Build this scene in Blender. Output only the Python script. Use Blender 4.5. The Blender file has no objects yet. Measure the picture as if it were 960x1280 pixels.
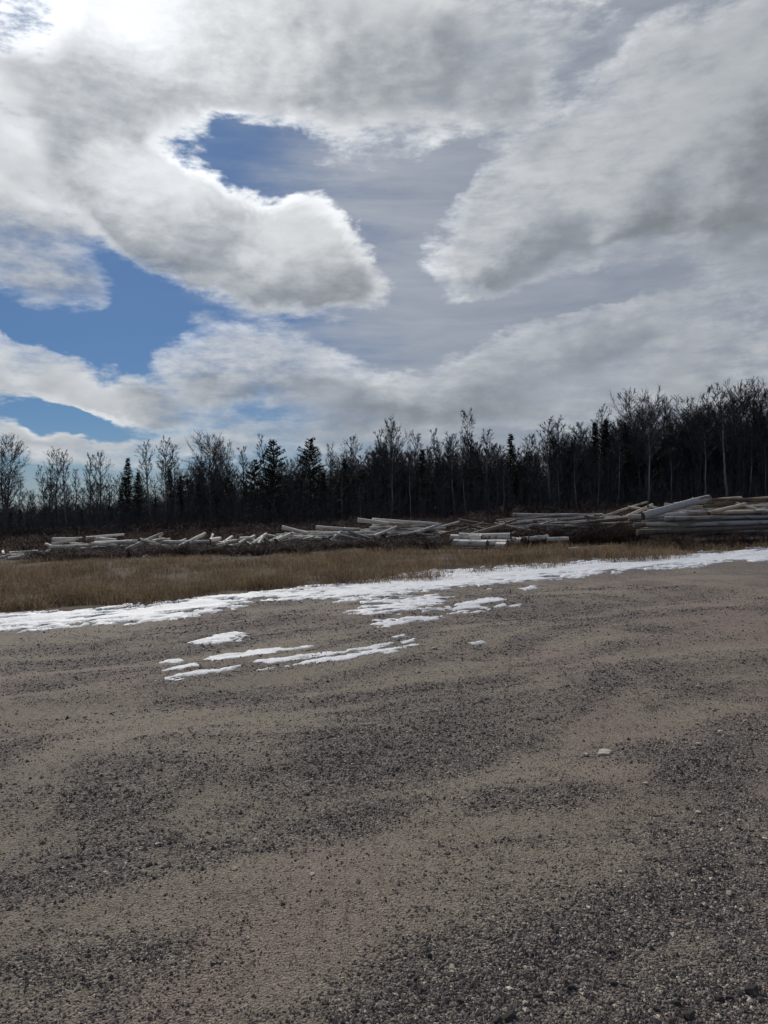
import bpy, math, random
import numpy as np
from mathutils import Vector, Matrix
random.seed(7); rng = np.random.default_rng(7)
scn = bpy.context.scene
COL = scn.collection
PI = math.pi

# ------------------------------------------------------------------ camera
F = 924.0                                   # focal length in pixels of the 960 x 1280 photograph
PITCH = math.radians(-0.31); ROLL = math.radians(1.25)
EYE = np.array([0.0, 0.0, 1.6])
fw = np.array([0, math.cos(PITCH), math.sin(PITCH)])
r0 = np.array([1.0, 0, 0]); u0 = np.cross(r0, fw)
rt = math.cos(ROLL)*r0 - math.sin(ROLL)*u0
up = math.cos(ROLL)*u0 + math.sin(ROLL)*r0
cd = bpy.data.cameras.new('camera'); cam = bpy.data.objects.new('camera', cd); COL.objects.link(cam)
cd.sensor_width = 36; cd.lens = 36*F/1280; cd.clip_start = 0.05; cd.clip_end = 8000
cam.matrix_world = Matrix(((rt[0], up[0], -fw[0], EYE[0]), (rt[1], up[1], -fw[1], EYE[1]), (rt[2], up[2], -fw[2], EYE[2]), (0, 0, 0, 1)))
scn.camera = cam
def pdir(px, py):
    return fw + rt*(px-480)/F + up*(640-py)/F

# ------------------------------------------------------------------ render / exposure
scn.render.engine = 'CYCLES'
scn.view_settings.view_transform = 'Standard'; scn.view_settings.look = 'None'
scn.view_settings.gamma = 1.0; scn.view_settings.exposure = 0.0
scn.cycles.max_bounces = 4; scn.cycles.diffuse_bounces = 1

# ------------------------------------------------------------------ sun
sd = pdir(150, -55); sd = sd/np.linalg.norm(sd)
SUN_AZ = math.atan2(sd[0], sd[1]); SUN_EL = math.asin(sd[2])
sl = bpy.data.lights.new('sun', 'SUN'); sl.energy = 3.5; sl.angle = math.radians(0.6); sl.color = (1.0, 0.95, 0.88)
sun = bpy.data.objects.new('sun', sl); COL.objects.link(sun)
sun.location = (-20, 40, 30); sun.rotation_euler = Vector(-sd).to_track_quat('-Z', 'Y').to_euler()

# ------------------------------------------------------------------ node helper
class NT:
    def __init__(s, tree): s.t = tree; s.n = tree.nodes; s.l = tree.links
    def node(s, typ, **kw):
        n = s.n.new(typ)
        for k, v in kw.items(): setattr(n, k, v)
        return n
    def put(s, sock, v):
        if isinstance(v, E): s.l.new(v.s, sock)
        elif isinstance(v, bpy.types.NodeSocket): s.l.new(v, sock)
        elif v is not None:
            try: sock.default_value = v
            except Exception: sock.default_value = (*v, 1.0)
    def math(s, op, a, b=None, c=None):
        n = s.node('ShaderNodeMath', operation=op)
        for i, v in enumerate((a, b, c)): s.put(n.inputs[i], v)
        return E(s, n.outputs[0])
    def vmath(s, op, a, b=None, out=0, scale=None):
        n = s.node('ShaderNodeVectorMath', operation=op)
        s.put(n.inputs[0], a)
        if b is not None: s.put(n.inputs[1], b)
        if scale is not None: s.put(n.inputs['Scale'], scale)
        return E(s, n.outputs[out])
    def mapping(s, v, loc=(0,0,0), rot=(0,0,0), sc=(1,1,1), typ='POINT'):
        n = s.node('ShaderNodeMapping', vector_type=typ); s.put(n.inputs[0], v)
        n.inputs[1].default_value = loc; n.inputs[2].default_value = rot; n.inputs[3].default_value = sc
        return E(s, n.outputs[0])
    def noise(s, v, scale, detail=4, rough=0.55, dist=0.0, color=False, lac=2.0):
        n = s.node('ShaderNodeTexNoise'); s.put(n.inputs['Vector'], v)
        n.inputs['Scale'].default_value = scale; n.inputs['Detail'].default_value = detail
        n.inputs['Roughness'].default_value = rough; n.inputs['Distortion'].default_value = dist
        n.inputs['Lacunarity'].default_value = lac
        return E(s, n.outputs[1 if color else 0])
    def voronoi(s, v, scale, feature='F1', out='Distance', rand=1.0):
        n = s.node('ShaderNodeTexVoronoi', feature=feature); s.put(n.inputs['Vector'], v)
        n.inputs['Scale'].default_value = scale; n.inputs['Randomness'].default_value = rand
        return E(s, n.outputs[out])
    def ss(s, v, a, b, lo=0.0, hi=1.0, mode='SMOOTHSTEP'):
        n = s.node('ShaderNodeMapRange', interpolation_type=mode); n.clamp = True
        s.put(n.inputs[0], v)
        for i, q in zip((1, 2, 3, 4), (a, b, lo, hi)): s.put(n.inputs[i], q)
        return E(s, n.outputs[0])
    def mix(s, f, a, b, blend='MIX'):
        n = s.node('ShaderNodeMix', data_type='RGBA', blend_type=blend); n.clamp_factor = True
        s.put(n.inputs[0], f); s.put(n.inputs[6], a); s.put(n.inputs[7], b)
        return E(s, n.outputs[2])
    def mixf(s, f, a, b):
        n = s.node('ShaderNodeMix', data_type='FLOAT'); n.clamp_factor = True
        s.put(n.inputs[0], f); s.put(n.inputs[2], a); s.put(n.inputs[3], b)
        return E(s, n.outputs[0])
class E:
    def __init__(s, nt, sock): s.nt = nt; s.s = sock
    def __add__(s, o): return s.nt.math('ADD', s, o)
    __radd__ = __add__
    def __sub__(s, o): return s.nt.math('SUBTRACT', s, o)
    def __rsub__(s, o): return s.nt.math('SUBTRACT', o, s)
    def __mul__(s, o): return s.nt.math('MULTIPLY', s, o)
    __rmul__ = __mul__
    def __truediv__(s, o): return s.nt.math('DIVIDE', s, o)
    def max(s, o): return s.nt.math('MAXIMUM', s, o)
    def min(s, o): return s.nt.math('MINIMUM', s, o)
    def pow(s, o): return s.nt.math('POWER', s, o)
def rgb(*c): return (*c, 1.0)

# ------------------------------------------------------------------ sky: Nishita air plus a cloud layer, all in world directions
world = bpy.data.worlds.new('World'); scn.world = world; world.use_nodes = True
W = NT(world.node_tree); world.node_tree.nodes.clear()
out = W.node('ShaderNodeOutputWorld'); bg = W.node('ShaderNodeBackground'); W.l.new(bg.outputs[0], out.inputs[0])
SKY_STRENGTH = 0.05
bg.inputs[1].default_value = SKY_STRENGTH
sky = W.node('ShaderNodeTexSky', sky_type='NISHITA'); sky.sun_disc = False
sky.sun_elevation = SUN_EL; sky.sun_rotation = SUN_AZ; sky.air_density = 1.0; sky.dust_density = 0.35; sky.ozone_density = 2.5
tc = W.node('ShaderNodeTexCoord')
D = E(W, tc.outputs['Generated'])
D = W.vmath('NORMALIZE', D)
sx = W.node('ShaderNodeSeparateXYZ'); W.put(sx.inputs[0], D)
dx, dy, dz = (E(W, sx.outputs[i]) for i in range(3))
az = W.math('ARCTAN2', dx, dy); el = W.math('ARCSINE', dz)
cb = W.node('ShaderNodeCombineXYZ'); W.put(cb.inputs[0], az); W.put(cb.inputs[1], el); Q = E(W, cb.outputs[0])
def azel(px, py):
    d = pdir(px, py); d = d/np.linalg.norm(d)
    return math.atan2(d[0], d[1]), math.asin(d[2])
# cloud masses: centre and half-extent in degrees of sky (given by bearing through the view), tilt, weight
CL = [ # cx, cy, rx, ry, tilt(deg, + = right end up), weight
 (60,200,190,190,0,1.15), (190,90,200,100,-8,1.05), (330,50,210,85,0,1.0), (470,90,190,120,-15,0.9), (540,150,120,75,-20,0.5),
 (640,60,170,80,25,0.5), (720,20,150,60,0,0.40), (150,270,95,60,-50,0.6),
 (200,290,100,70,-15,0.9), (300,322,170,72,-10,1.3), (280,300,90,40,-5,0.5), (405,345,100,62,-8,1.1), (440,385,60,26,10,0.4), (330,385,110,35,-20,0.5),
 (30,345,85,50,-25,0.85), (70,385,50,26,-20,0.55), (145,433,40,12,5,0.42),
 (30,480,90,38,-20,0.95), (110,500,100,30,-14,0.8), (170,530,60,24,-10,0.45), (5,540,60,30,-12,0.9),
 (300,465,110,48,-5,1.0), (250,490,90,36,8,0.85), (370,480,110,42,-8,0.9), (330,522,180,26,0,0.65), (160,548,60,16,0,0.5),
 (100,582,190,22,0,0.85), (300,560,160,26,0,0.75), (480,545,200,34,6,0.8),
 (720,170,140,60,22,0.75), (650,220,60,60,20,0.6), (840,120,150,60,15,0.75), (900,180,170,100,15,0.95), (800,260,260,85,22,1.05), (930,270,160,100,10,0.95),
 (600,325,90,52,5,1.0), (680,330,110,60,20,0.9), (630,365,60,30,-10,0.6), (920,345,90,60,30,0.75), (1010,200,140,160,0,0.9),
 (600,485,190,42,12,0.9), (720,445,120,32,10,0.75), (740,490,220,45,4,0.75), (870,425,150,30,0,0.5), (900,490,160,36,0,0.55), (540,510,120,32,10,0.7), (700,535,260,26,0,0.55),
 (700,115,170,30,34,-0.8), (585,250,60,46,40,-0.6), (280,214,100,48,-14,-1.1), (345,190,80,36,-25,-0.6), (225,235,40,26,-40,-0.4), (20,15,85,42,0,-1.0), (905,45,80,55,25,-0.5), (765,182,36,26,30,-0.95),
 (60,418,150,32,-14,-0.85), (160,375,80,38,-35,-0.7), (200,430,70,18,-10,-0.4), (110,460,90,14,-14,-0.35), (520,280,80,110,15,-0.6), (480,420,120,24,5,-0.4), (190,500,60,24,-20,-0.2), (100,545,90,18,-4,-0.8), (770,390,190,32,8,-0.7), (560,425,110,26,5,-0.35)]
CL = [(cx, cy - (22 if cy > 150 else 0) - (22 if cx > 560 and 150 < cy < 400 else 0), rx, ry, tl, wt) for cx, cy, rx, ry, tl, wt in CL]
w1 = W.vmath('SUBTRACT', W.noise(W.mapping(D, (3.1, 1.7, 0.4), (0, 0, 0), (1, 1, 1.7)), 3.2, 3, 0.55, color=True), (0.5, 0.5, 0.5))
N3 = W.mapping(D, (3.1, 1.7, 0.4), (0, 0, 0), (1, 1, 1.7))
w2 = W.vmath('SUBTRACT', W.noise(N3, 10.0, 4, 0.66, 0.3, color=True), (0.5, 0.5, 0.5))
WQ = W.vmath('ADD', Q, W.vmath('MULTIPLY', w1, (0.12, 0.09, 0)))
WQ = W.vmath('ADD', WQ, W.vmath('MULTIPLY', w2, (0.085, 0.065, 0)))
def forms(q):
    sp_ = W.node('ShaderNodeSeparateXYZ'); W.put(sp_.inputs[0], q); qx, qy = E(W, sp_.outputs[0]), E(W, sp_.outputs[1])
    c1 = W.node('ShaderNodeCombineXYZ'); W.put(c1.inputs[0], qx*qx); W.put(c1.inputs[1], qx*qy); W.put(c1.inputs[2], qy*qy)
    c2 = W.node('ShaderNodeCombineXYZ'); W.put(c2.inputs[0], qx); W.put(c2.inputs[1], qy); c2.inputs[2].default_value = 1.0
    return E(W, c1.outputs[0]), E(W, c2.outputs[0])
def cloud_field(V, masses, acc=None):
    V1, V2 = V
    for cx, cy, rx, ry, tilt, wt in masses:
        a, e = azel(cx, cy); c, s_ = math.cos(math.radians(tilt)), math.sin(math.radians(tilt))
        kx, ky = (F/rx)**2, (F/ry/0.95)**2
        A_, B_, C_ = kx*c*c+ky*s_*s_, 2*c*s_*(kx-ky), kx*s_*s_+ky*c*c
        lin = (-2*A_*a-B_*e, -B_*a-2*C_*e, A_*a*a+B_*a*e+C_*e*e)
        if acc is not None:                                # chained, so that the shader's registers are freed one mass at a time
            ma = W.node('ShaderNodeVectorMath', operation='MULTIPLY_ADD'); W.put(ma.inputs[0], acc); ma.inputs[1].default_value = (1e-9, 1e-9, 0); W.put(ma.inputs[2], V1); v1 = E(W, ma.outputs[0])
        else: v1 = V1
        r2 = W.vmath('DOT_PRODUCT', v1, (A_, B_, C_), out='Value') + W.vmath('DOT_PRODUCT', V2, lin, out='Value')
        g = W.ss(r2, 0.0, 1.75, wt, 0.0)
        acc = g if acc is None else acc + g
    return acc
LARGE = [c for c in CL if c[5] >= 0.9]; SMALL = [c for c in CL if c[5] < 0.9]
win = W.ss(W.math('ABSOLUTE', az), 0.62, 1.0, 1, 0) * W.ss(el, 0.66, 0.95, 1, 0)
generic = W.ss(W.noise(N3, 2.2, 3, 0.5), 0.40, 0.62, -0.1, 1.15)
fb = W.noise(N3, 7.0, 6, 0.62) - 0.5
fbs = W.noise(W.mapping(N3, sc=(1, 1, 2.0), rot=(0, 0, 0.5)), 22.0, 5, 0.66) - 0.5
VW = forms(WQ)
big0 = cloud_field(VW, LARGE)
raw = W.mixf(win, generic, cloud_field(VW, SMALL, big0))
fld = 1.25 - 1.25*W.math('POWER', 2.718, raw*-0.95)            # overlapping masses saturate
soft = W.ss(W.noise(N3, 2.6, 2, 0.5), 0.35, 0.65)
d0 = fld + fb*1.45 + fbs*1.05 - 0.16
# a step towards the sun: less cloud there means a sunlit flank
tos = W.vmath('NORMALIZE', W.vmath('SUBTRACT', (SUN_AZ, SUN_EL, 0), Q))
Q2 = W.vmath('ADD', WQ, W.vmath('SCALE', tos, scale=0.045))
d1 = cloud_field(forms(Q2), LARGE) - big0
n_off = W.noise(W.vmath('ADD', N3, W.vmath('SCALE', W.vmath('SUBTRACT', tuple(sd), D), scale=0.06)), 7.0, 3, 0.6) - 0.5
alpha = W.ss(d0, 0.16, 0.62 + soft*0.75)
thick = W.ss(raw + fb*1.5 + (d0 - fld)*0.3, 0.65, 1.9)
edge = W.ss((d1*win).min(0.35)*-0.6 + (fb - n_off)*1.9, -0.6, 0.6)
cosS = W.vmath('DOT_PRODUCT', D, tuple(sd), out='Value').max(0.0)
near = cosS.pow(4.5); glow = cosS.pow(60.0)
lum = (0.56 + 0.34*edge - 0.30*thick + fb*0.10 + fbs*0.20) * (0.62 + 0.55*near + 0.30*cosS.pow(20.0) + 0.35*glow)
ccol = W.mix(W.ss(lum, 0.28, 0.7), rgb(0.90, 0.97, 1.06), rgb(0.97, 1.0, 1.03))
cc = W.vmath('SCALE', ccol, scale=lum.max(0.1)*(1/SKY_STRENGTH))
# thin high veil, thicker to the right of the sun
cir = W.noise(W.mapping(N3, sc=(1.2, 3.0, 6.0), rot=(0.25, 0.35, 0.4)), 3.5, 6, 0.6, 0.4) - 0.5
veil = W.ss(az + fb*0.25 + cir*0.3, -0.27, 0.06)*W.ss(W.math('ABSOLUTE', az - 0.5), 1.3, 2.4, 1, 0.35)
veil = (veil*0.80 + 0.04 + cir*0.35*veil).max(0.0)
vl = (0.335 + 0.09*near + fb*0.08 + cir*0.20 + fbs*0.04)*(1/SKY_STRENGTH)
vcol = W.vmath('SCALE', rgb(0.93, 1.0, 1.12)[:3], scale=vl)
sk = W.vmath('MULTIPLY', E(W, sky.outputs[0]), (0.35, 0.57, 0.86))
low = W.ss(el, 0.0, 0.12, 0.5, 0.0)                # pale air low down
base = W.mix(veil, sk, vcol)
base = W.mix(low, base, W.vmath('SCALE', (0.93, 1.0, 1.1), scale=0.42/SKY_STRENGTH))
fin = W.mix(alpha*0.96, base, cc)
W.put(bg.inputs[0], fin)
world.cycles.sampling_method = 'NONE'

# ------------------------------------------------------------------ numpy noise and terrain
def _hash(ix, iy, seed):
    n = (ix.astype(np.int64)*374761393 + iy.astype(np.int64)*668265263 + seed*982451653) & 0xffffffff
    n = ((n ^ (n >> 13))*1274126177) & 0xffffffff
    n = n ^ (n >> 16)
    return (n & 0xffffff)/float(0xffffff)
def vnoise(x, y, seed=0):
    x = np.asarray(x, float); y = np.asarray(y, float)
    ix = np.floor(x); iy = np.floor(y); fx = x-ix; fy = y-iy
    fx = fx*fx*(3-2*fx); fy = fy*fy*(3-2*fy)
    a = _hash(ix, iy, seed); b = _hash(ix+1, iy, seed); c = _hash(ix, iy+1, seed); d = _hash(ix+1, iy+1, seed)
    return a + (b-a)*fx + (c-a)*fy + (a-b-c+d)*fx*fy
def fbm(x, y, oct=4, seed=0, g=0.5):
    s = 0; a = 1; t = 0
    for k in range(oct):
        s = s + a*vnoise(x*2**k + 17.3*k, y*2**k - 9.1*k, seed+k); t += a; a *= g
    return s/t
def sstep(a, b, x):
    t = np.clip((np.asarray(x, float)-a)/(b-a), 0, 1); return t*t*(3-2*t)
DIRA = math.radians(26.5)                    # the lot's edge and the wheel tracks run this way
TD = np.array([math.cos(DIRA), math.sin(DIRA)]); ND = np.array([-TD[1], TD[0]])
def ts(x, y):
    return x*TD[0]+y*TD[1], x*ND[0]+y*ND[1]
def terrain(x, y):
    x = np.asarray(x, float); y = np.asarray(y, float)
    t, s = ts(x, y)
    r = np.hypot(x, y)
    far = np.clip(x, -70, 70)*0.0215*sstep(6, 45, y)
    near = 1-sstep(22, 60, r)
    und = (fbm(t*0.22, s*0.8, 3, 11)-0.5)*0.16 + (fbm(t*0.6, s*2.2, 3, 12)-0.5)*0.055
    rough = (fbm(x*3.2, y*3.2, 3, 13)-0.5)*0.022 + (fbm(x*14, y*14, 2, 14)-0.5)*0.010
    big = (fbm(x*0.03, y*0.03, 2, 15)-0.5)*0.7*sstep(25, 80, r)
    return far + und*sstep(0.5, 6, r)*(0.35+0.65*near) + rough*near + big
def hit(px, py, off=0.0):
    d = pdir(px, py); lo = 1.0
    k = 1.0
    ks = np.linspace(1.5, 160, 5000)
    P = EYE[None] + d[None]*ks[:, None]
    g = P[:, 2]-terrain(P[:, 0], P[:, 1])-off
    i = np.argmax(g < 0) if (g < 0).any() else len(ks)-1
    i = max(i, 1); k = ks[i-1] + (ks[i]-ks[i-1])*g[i-1]/(g[i-1]-g[i]+1e-9)
    return EYE + d*k
def at(px, depth, py=None):                 # point above the ground seen at column px, at that depth (y)
    d = pdir(px, 635 if py is None else py); p = EYE + d*(depth/d[1])
    if py is None: p[2] = float(terrain(p[0], p[1]))
    return p
EDGE = [hit(px, py) for px, py in ((-80, 786), (0, 779), (120, 771), (260, 757), (400, 741), (520, 731), (640, 718), (760, 708), (860, 701), (960, 693), (1040, 687))]
EDT = np.array([ts(p[0], p[1])[0] for p in EDGE]); EDS = np.array([ts(p[0], p[1])[1] for p in EDGE])
o_ = np.argsort(EDT); EDT = EDT[o_]; EDS = EDS[o_]
def edge_s(x, y):                           # signed distance beyond the lot's edge
    t, s = ts(np.asarray(x, float), np.asarray(y, float))
    return s - np.interp(t, EDT, EDS)

# ------------------------------------------------------------------ mesh helpers
def mesh(name, verts, faces, mats=(), smooth=False, mi=None):
    me = bpy.data.meshes.new(name); verts = np.asarray(verts, np.float32)
    if isinstance(faces, np.ndarray): faces = [faces]
    loops = np.concatenate([f.ravel() for f in faces]).astype(np.int32)
    sizes = np.concatenate([np.full(len(f), f.shape[1]) for f in faces]).astype(np.int32)
    me.vertices.add(len(verts)); me.vertices.foreach_set('co', verts.ravel())
    me.loops.add(len(loops)); me.loops.foreach_set('vertex_index', loops)
    me.polygons.add(len(sizes)); me.polygons.foreach_set('loop_start', (np.cumsum(sizes)-sizes).astype(np.int32))
    me.polygons.foreach_set('use_smooth', np.full(len(sizes), smooth))
    for m in mats: me.materials.append(m)
    me.update(calc_edges=True); me.validate()
    return me
def link(name, me, parent=None, **props):
    o = bpy.data.objects.new(name, me); COL.objects.link(o)
    if parent is not None: o.parent = parent
    for k, v in props.items():
        if v: o[k] = v
    return o
class MB:
    def __init__(s): s.v = []; s.q = []; s.t = []; s.n = 0
    def add(s, v, q=None, t=None):
        v = np.asarray(v, float)
        if q is not None: s.q.append(np.asarray(q)+s.n)
        if t is not None: s.t.append(np.asarray(t)+s.n)
        s.v.append(v); s.n += len(v)
    def tube(s, pts, rad, sides=5):
        pts = np.asarray(pts, float); n = len(pts)
        d = np.gradient(pts, axis=0); d /= np.linalg.norm(d, axis=1)[:, None]+1e-9
        ref = np.array([0.3, 0.9, 0.1]) if abs(d[0, 2]) > 0.8 else np.array([0, 0, 1.0])
        a = np.cross(d, ref); a /= np.linalg.norm(a, axis=1)[:, None]+1e-9; b = np.cross(d, a)
        th = np.arange(sides)*2*PI/sides
        rad = np.asarray(rad, float)
        if rad.ndim == 1: rad = rad[:, None]*np.ones(sides)
        V = pts[:, None]+rad[..., None]*(np.cos(th)[None, :, None]*a[:, None]+np.sin(th)[None, :, None]*b[:, None])
        i = np.arange(n-1)[:, None]*sides; j = np.arange(sides)[None]; k = (j+1) % sides
        s.add(V.reshape(-1, 3), q=np.stack([i+j, i+k, i+sides+k, i+sides+j], -1).reshape(-1, 4))
        return V
    def cones(s, A, B, r):                  # thin three-sided twigs from A to a point B
        A = np.asarray(A, float); B = np.asarray(B, float); n = len(A)
        if not n: return
        d = B-A; d /= np.linalg.norm(d, axis=1)[:, None]+1e-9
        ref = np.where(np.abs(d[:, 2:3]) > 0.9, np.array([[1., 0, 0]]), np.array([[0, 0, 1.]]))
        a = np.cross(d, ref); a /= np.linalg.norm(a, axis=1)[:, None]+1e-9; b = np.cross(d, a)
        r = np.broadcast_to(np.asarray(r, float), (n,))[:, None]
        V = np.stack([A+a*r, A-0.5*a*r+0.87*b*r, A-0.5*a*r-0.87*b*r, B], 1).reshape(-1, 3)
        i = np.arange(n)*4
        s.add(V, t=np.concatenate([np.stack([i, i+1, i+3], 1), np.stack([i+1, i+2, i+3], 1), np.stack([i+2, i, i+3], 1)]))
    def build(s, name, mats, smooth=False):
        f = []
        if s.q: f.append(np.concatenate(s.q))
        if s.t: f.append(np.concatenate(s.t))
        return mesh(name, np.concatenate(s.v), f, mats, smooth)

# ------------------------------------------------------------------ materials
def material(name):
    m = bpy.data.materials.new(name); m.use_nodes = True
    n = NT(m.node_tree); b = m.node_tree.nodes['Principled BSDF']
    b.inputs['Specular IOR Level'].default_value = 0.25
    return m, n, b
def geo_pos(n): return E(n, n.node('ShaderNodeNewGeometry').outputs['Position'])
def island(n): return E(n, n.node('ShaderNodeNewGeometry').outputs['Random Per Island'])
def obj_rand(n): return E(n, n.node('ShaderNodeObjectInfo').outputs['Random'])
def obj_co(n): return E(n, n.node('ShaderNodeTexCoord').outputs['Object'])
def bump(n, b, h, dist, strength=1.0):
    k = n.node('ShaderNodeBump'); k.inputs['Distance'].default_value = dist; k.inputs['Strength'].default_value = strength
    n.put(k.inputs['Height'], h); n.l.new(k.outputs[0], b.inputs['Normal'])
def ramp(n, f, stops):
    r = n.node('ShaderNodeValToRGB'); n.put(r.inputs[0], f)
    e = r.color_ramp.elements
    while len(e) < len(stops): e.new(0.5)
    for k, (p, c) in zip(e, stops): k.position = p; k.color = (*c, 1)
    return E(n, r.outputs[0])

def m_gravel():
    m, n, b = material('gravel')
    P = geo_pos(n)
    at_ = n.node('ShaderNodeAttribute', attribute_name='coarse'); co = E(n, at_.outputs['Fac'])
    at2 = n.node('ShaderNodeAttribute', attribute_name='tint'); ti = E(n, at2.outputs['Fac'])
    fine = n.noise(P, 55, 4, 0.7); mid = n.noise(P, 9, 4, 0.6); grit = n.noise(P, 190, 2, 0.6)
    cell = n.voronoi(P, 95, out='Color'); cd_ = n.voronoi(P, 95); spk = n.noise(P, 120, 3, 0.75)
    sp = n.node('ShaderNodeSeparateColor'); n.put(sp.inputs[0], cell); cr = E(n, sp.outputs[0]); cg = E(n, sp.outputs[1])
    sand = n.mix(ti, rgb(0.300, 0.258, 0.204), rgb(0.300, 0.240, 0.204))
    sand = n.mix(n.ss(grit, 0.38, 0.66), n.vmath('SCALE', sand, scale=0.52), sand)
    peb = ramp(n, cr, [(0, (0.070, 0.062, 0.062)), (0.45, (0.142, 0.122, 0.114)), (0.75, (0.205, 0.170, 0.152)), (0.93, (0.31, 0.26, 0.215)), (1, (0.44, 0.39, 0.33))])
    f = n.ss(co*0.72 + 0.07 + (fine-0.5)*1.5 + (mid-0.5)*0.7 + (cg-0.5)*0.35, 0.30, 0.62)
    c = n.mix(f, sand, peb)
    damp = n.ss(n.noise(P, 0.8, 4, 0.6), 0.52, 0.72)
    c = n.mix(damp*0.35, c, n.vmath('MULTIPLY', c, (0.62, 0.62, 0.68)))
    sp2 = n.noise(n.mapping(P, sc=(1, 0.55, 1)), 26, 4, 0.8)
    c = n.mix(n.ss(sp2, 0.54, 0.60)*0.62, c, n.vmath('MULTIPLY', c, (0.42, 0.40, 0.42)))
    c = n.mix(n.ss(sp2, 0.44, 0.38)*0.35, c, n.vmath('SCALE', c, scale=1.45))
    c = n.mix(n.ss(spk, 0.53, 0.60)*0.8, c, n.vmath('MULTIPLY', c, (0.38, 0.37, 0.38)))
    c = n.mix(n.ss(spk, 0.42, 0.34)*0.4, c, n.vmath('SCALE', c, scale=1.5))
    n.put(b.inputs['Base Color'], c); b.inputs['Roughness'].default_value = 0.9
    h = (0.6-cd_*1.0)*(0.35+0.65*f) + fine*0.5 + spk*0.4
    bump(n, b, h, 0.016, 1.0)
    return m
def m_soil():
    m, n, b = material('field_soil')
    P = geo_pos(n)
    a = n.noise(P, 0.35, 5, 0.6); c2 = n.noise(P, 6, 5, 0.7)
    c = ramp(n, a*0.5+c2*0.5, [(0.25, (0.035, 0.026, 0.02)), (0.5, (0.07, 0.050, 0.036)), (0.75, (0.105, 0.08, 0.055))])
    n.put(b.inputs['Base Color'], c); b.inputs['Roughness'].default_value = 0.95
    bump(n, b, c2, 0.08)
    return m
def m_snow():
    m, n, b = material('old_snow')
    P = geo_pos(n)
    g = n.noise(P, 30, 5, 0.7); d = n.noise(P, 5, 5, 0.7)
    dirt = n.ss(d*0.6 + n.noise(P, 40, 4, 0.75)*0.4, 0.50, 0.62)
    c = n.mix(dirt*0.6, rgb(0.60, 0.63, 0.68), rgb(0.26, 0.245, 0.23))
    n.put(b.inputs['Base Color'], c); b.inputs['Roughness'].default_value = 0.55
    b.inputs['Subsurface Weight'].default_value = 0.0
    bump(n, b, g*0.6+d*0.6, 0.03, 1.0)
    return m
def m_stone():
    m, n, b = material('loose_stone')
    r = island(n)
    c = ramp(n, r, [(0, (0.060, 0.053, 0.055)), (0.35, (0.128, 0.110, 0.106)), (0.6, (0.190, 0.157, 0.142)), (0.8, (0.260, 0.217, 0.172)), (0.94, (0.40, 0.35, 0.28)), (1, (0.62, 0.56, 0.47))])
    n.put(b.inputs['Base Color'], c); b.inputs['Roughness'].default_value = 0.85
    return m
def m_rock(name, c0, c1):
    m, n, b = material(name)
    o = obj_co(n); a = n.noise(o, 60, 4, 0.6)
    c = n.mix(a, rgb(*c0), rgb(*c1))
    c = n.mix(obj_rand(n)*0.6, c, n.vmath('SCALE', c, scale=0.55))
    n.put(b.inputs['Base Color'], c); b.inputs['Roughness'].default_value = 0.85
    bump(n, b, a, 0.004)
    return m
def m_blades(name, stops, tr=0.0):
    m, n, b = material(name)
    P = geo_pos(n)
    c = ramp(n, island(n)*0.40 + n.noise(P, 0.5, 3, 0.6)*0.75 + n.noise(P, 2.6, 3, 0.6)*0.5 - 0.33, stops)
    n.put(b.inputs['Base Color'], c); b.inputs['Roughness'].default_value = 0.8
    if tr:
        o = m.node_tree.nodes['Material Output']; t = n.node('ShaderNodeBsdfTranslucent'); n.put(t.inputs[0], c)
        mx = n.node('ShaderNodeMixShader'); mx.inputs[0].default_value = tr
        n.l.new(b.outputs[0], mx.inputs[1]); n.l.new(t.outputs[0], mx.inputs[2]); n.l.new(mx.outputs[0], o.inputs[0])
    return m
def m_bark(name, c0, c1, sc=6):
    m, n, b = material(name)
    o = obj_co(n)
    a = n.noise(n.mapping(o, sc=(1, 1, 0.25)), sc, 5, 0.65)
    c = n.mix(n.ss(a, 0.35, 0.65), rgb(*c0), rgb(*c1))
    c = n.mix(obj_rand(n)*0.5, c, n.vmath('SCALE', c, scale=0.5))
    n.put(b.inputs['Base Color'], c); b.inputs['Roughness'].default_value = 0.85
    return m
def m_log(name='birch_bark', w0=(0.80, 0.77, 0.70), w1=(0.60, 0.57, 0.52), blotch=0.57):
    # bark runs along the object's x axis
    m, n, b = material(name)
    o = obj_co(n); rnd = obj_rand(n)
    oo = n.vmath('ADD', o, n.vmath('SCALE', (7.3, 3.1, 9.7), scale=rnd*20))
    len_ = n.noise(n.mapping(oo, sc=(16, 2.0, 2.0)), 2.2, 4, 0.6)         # dark lenticel dashes round the stem
    blot = n.noise(n.mapping(oo, sc=(0.8, 2.6, 2.6)), 1.7, 5, 0.65)
    fine = n.noise(oo, 38, 3, 0.7)
    w = n.mix(rnd, rgb(*w0), rgb(*w1))
    w = n.mix(n.ss(fine, 0.3, 0.75)*0.5, w, n.vmath('SCALE', w, scale=0.66))
    c = n.mix(n.ss(blot, blotch, blotch+0.08), w, rgb(0.17, 0.145, 0.12))
    c = n.mix(n.ss(len_, 0.60, 0.68)*0.85, c, rgb(0.06, 0.05, 0.045))
    c = n.mix(n.ss(n.noise(oo, 1.1, 3, 0.5), 0.58, 0.66)*0.7, c, rgb(0.20, 0.125, 0.075))
    n.put(b.inputs['Base Color'], c); b.inputs['Roughness'].default_value = 0.7
    bump(n, b, len_*0.5+fine*0.5, 0.012)
    return m
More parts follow.
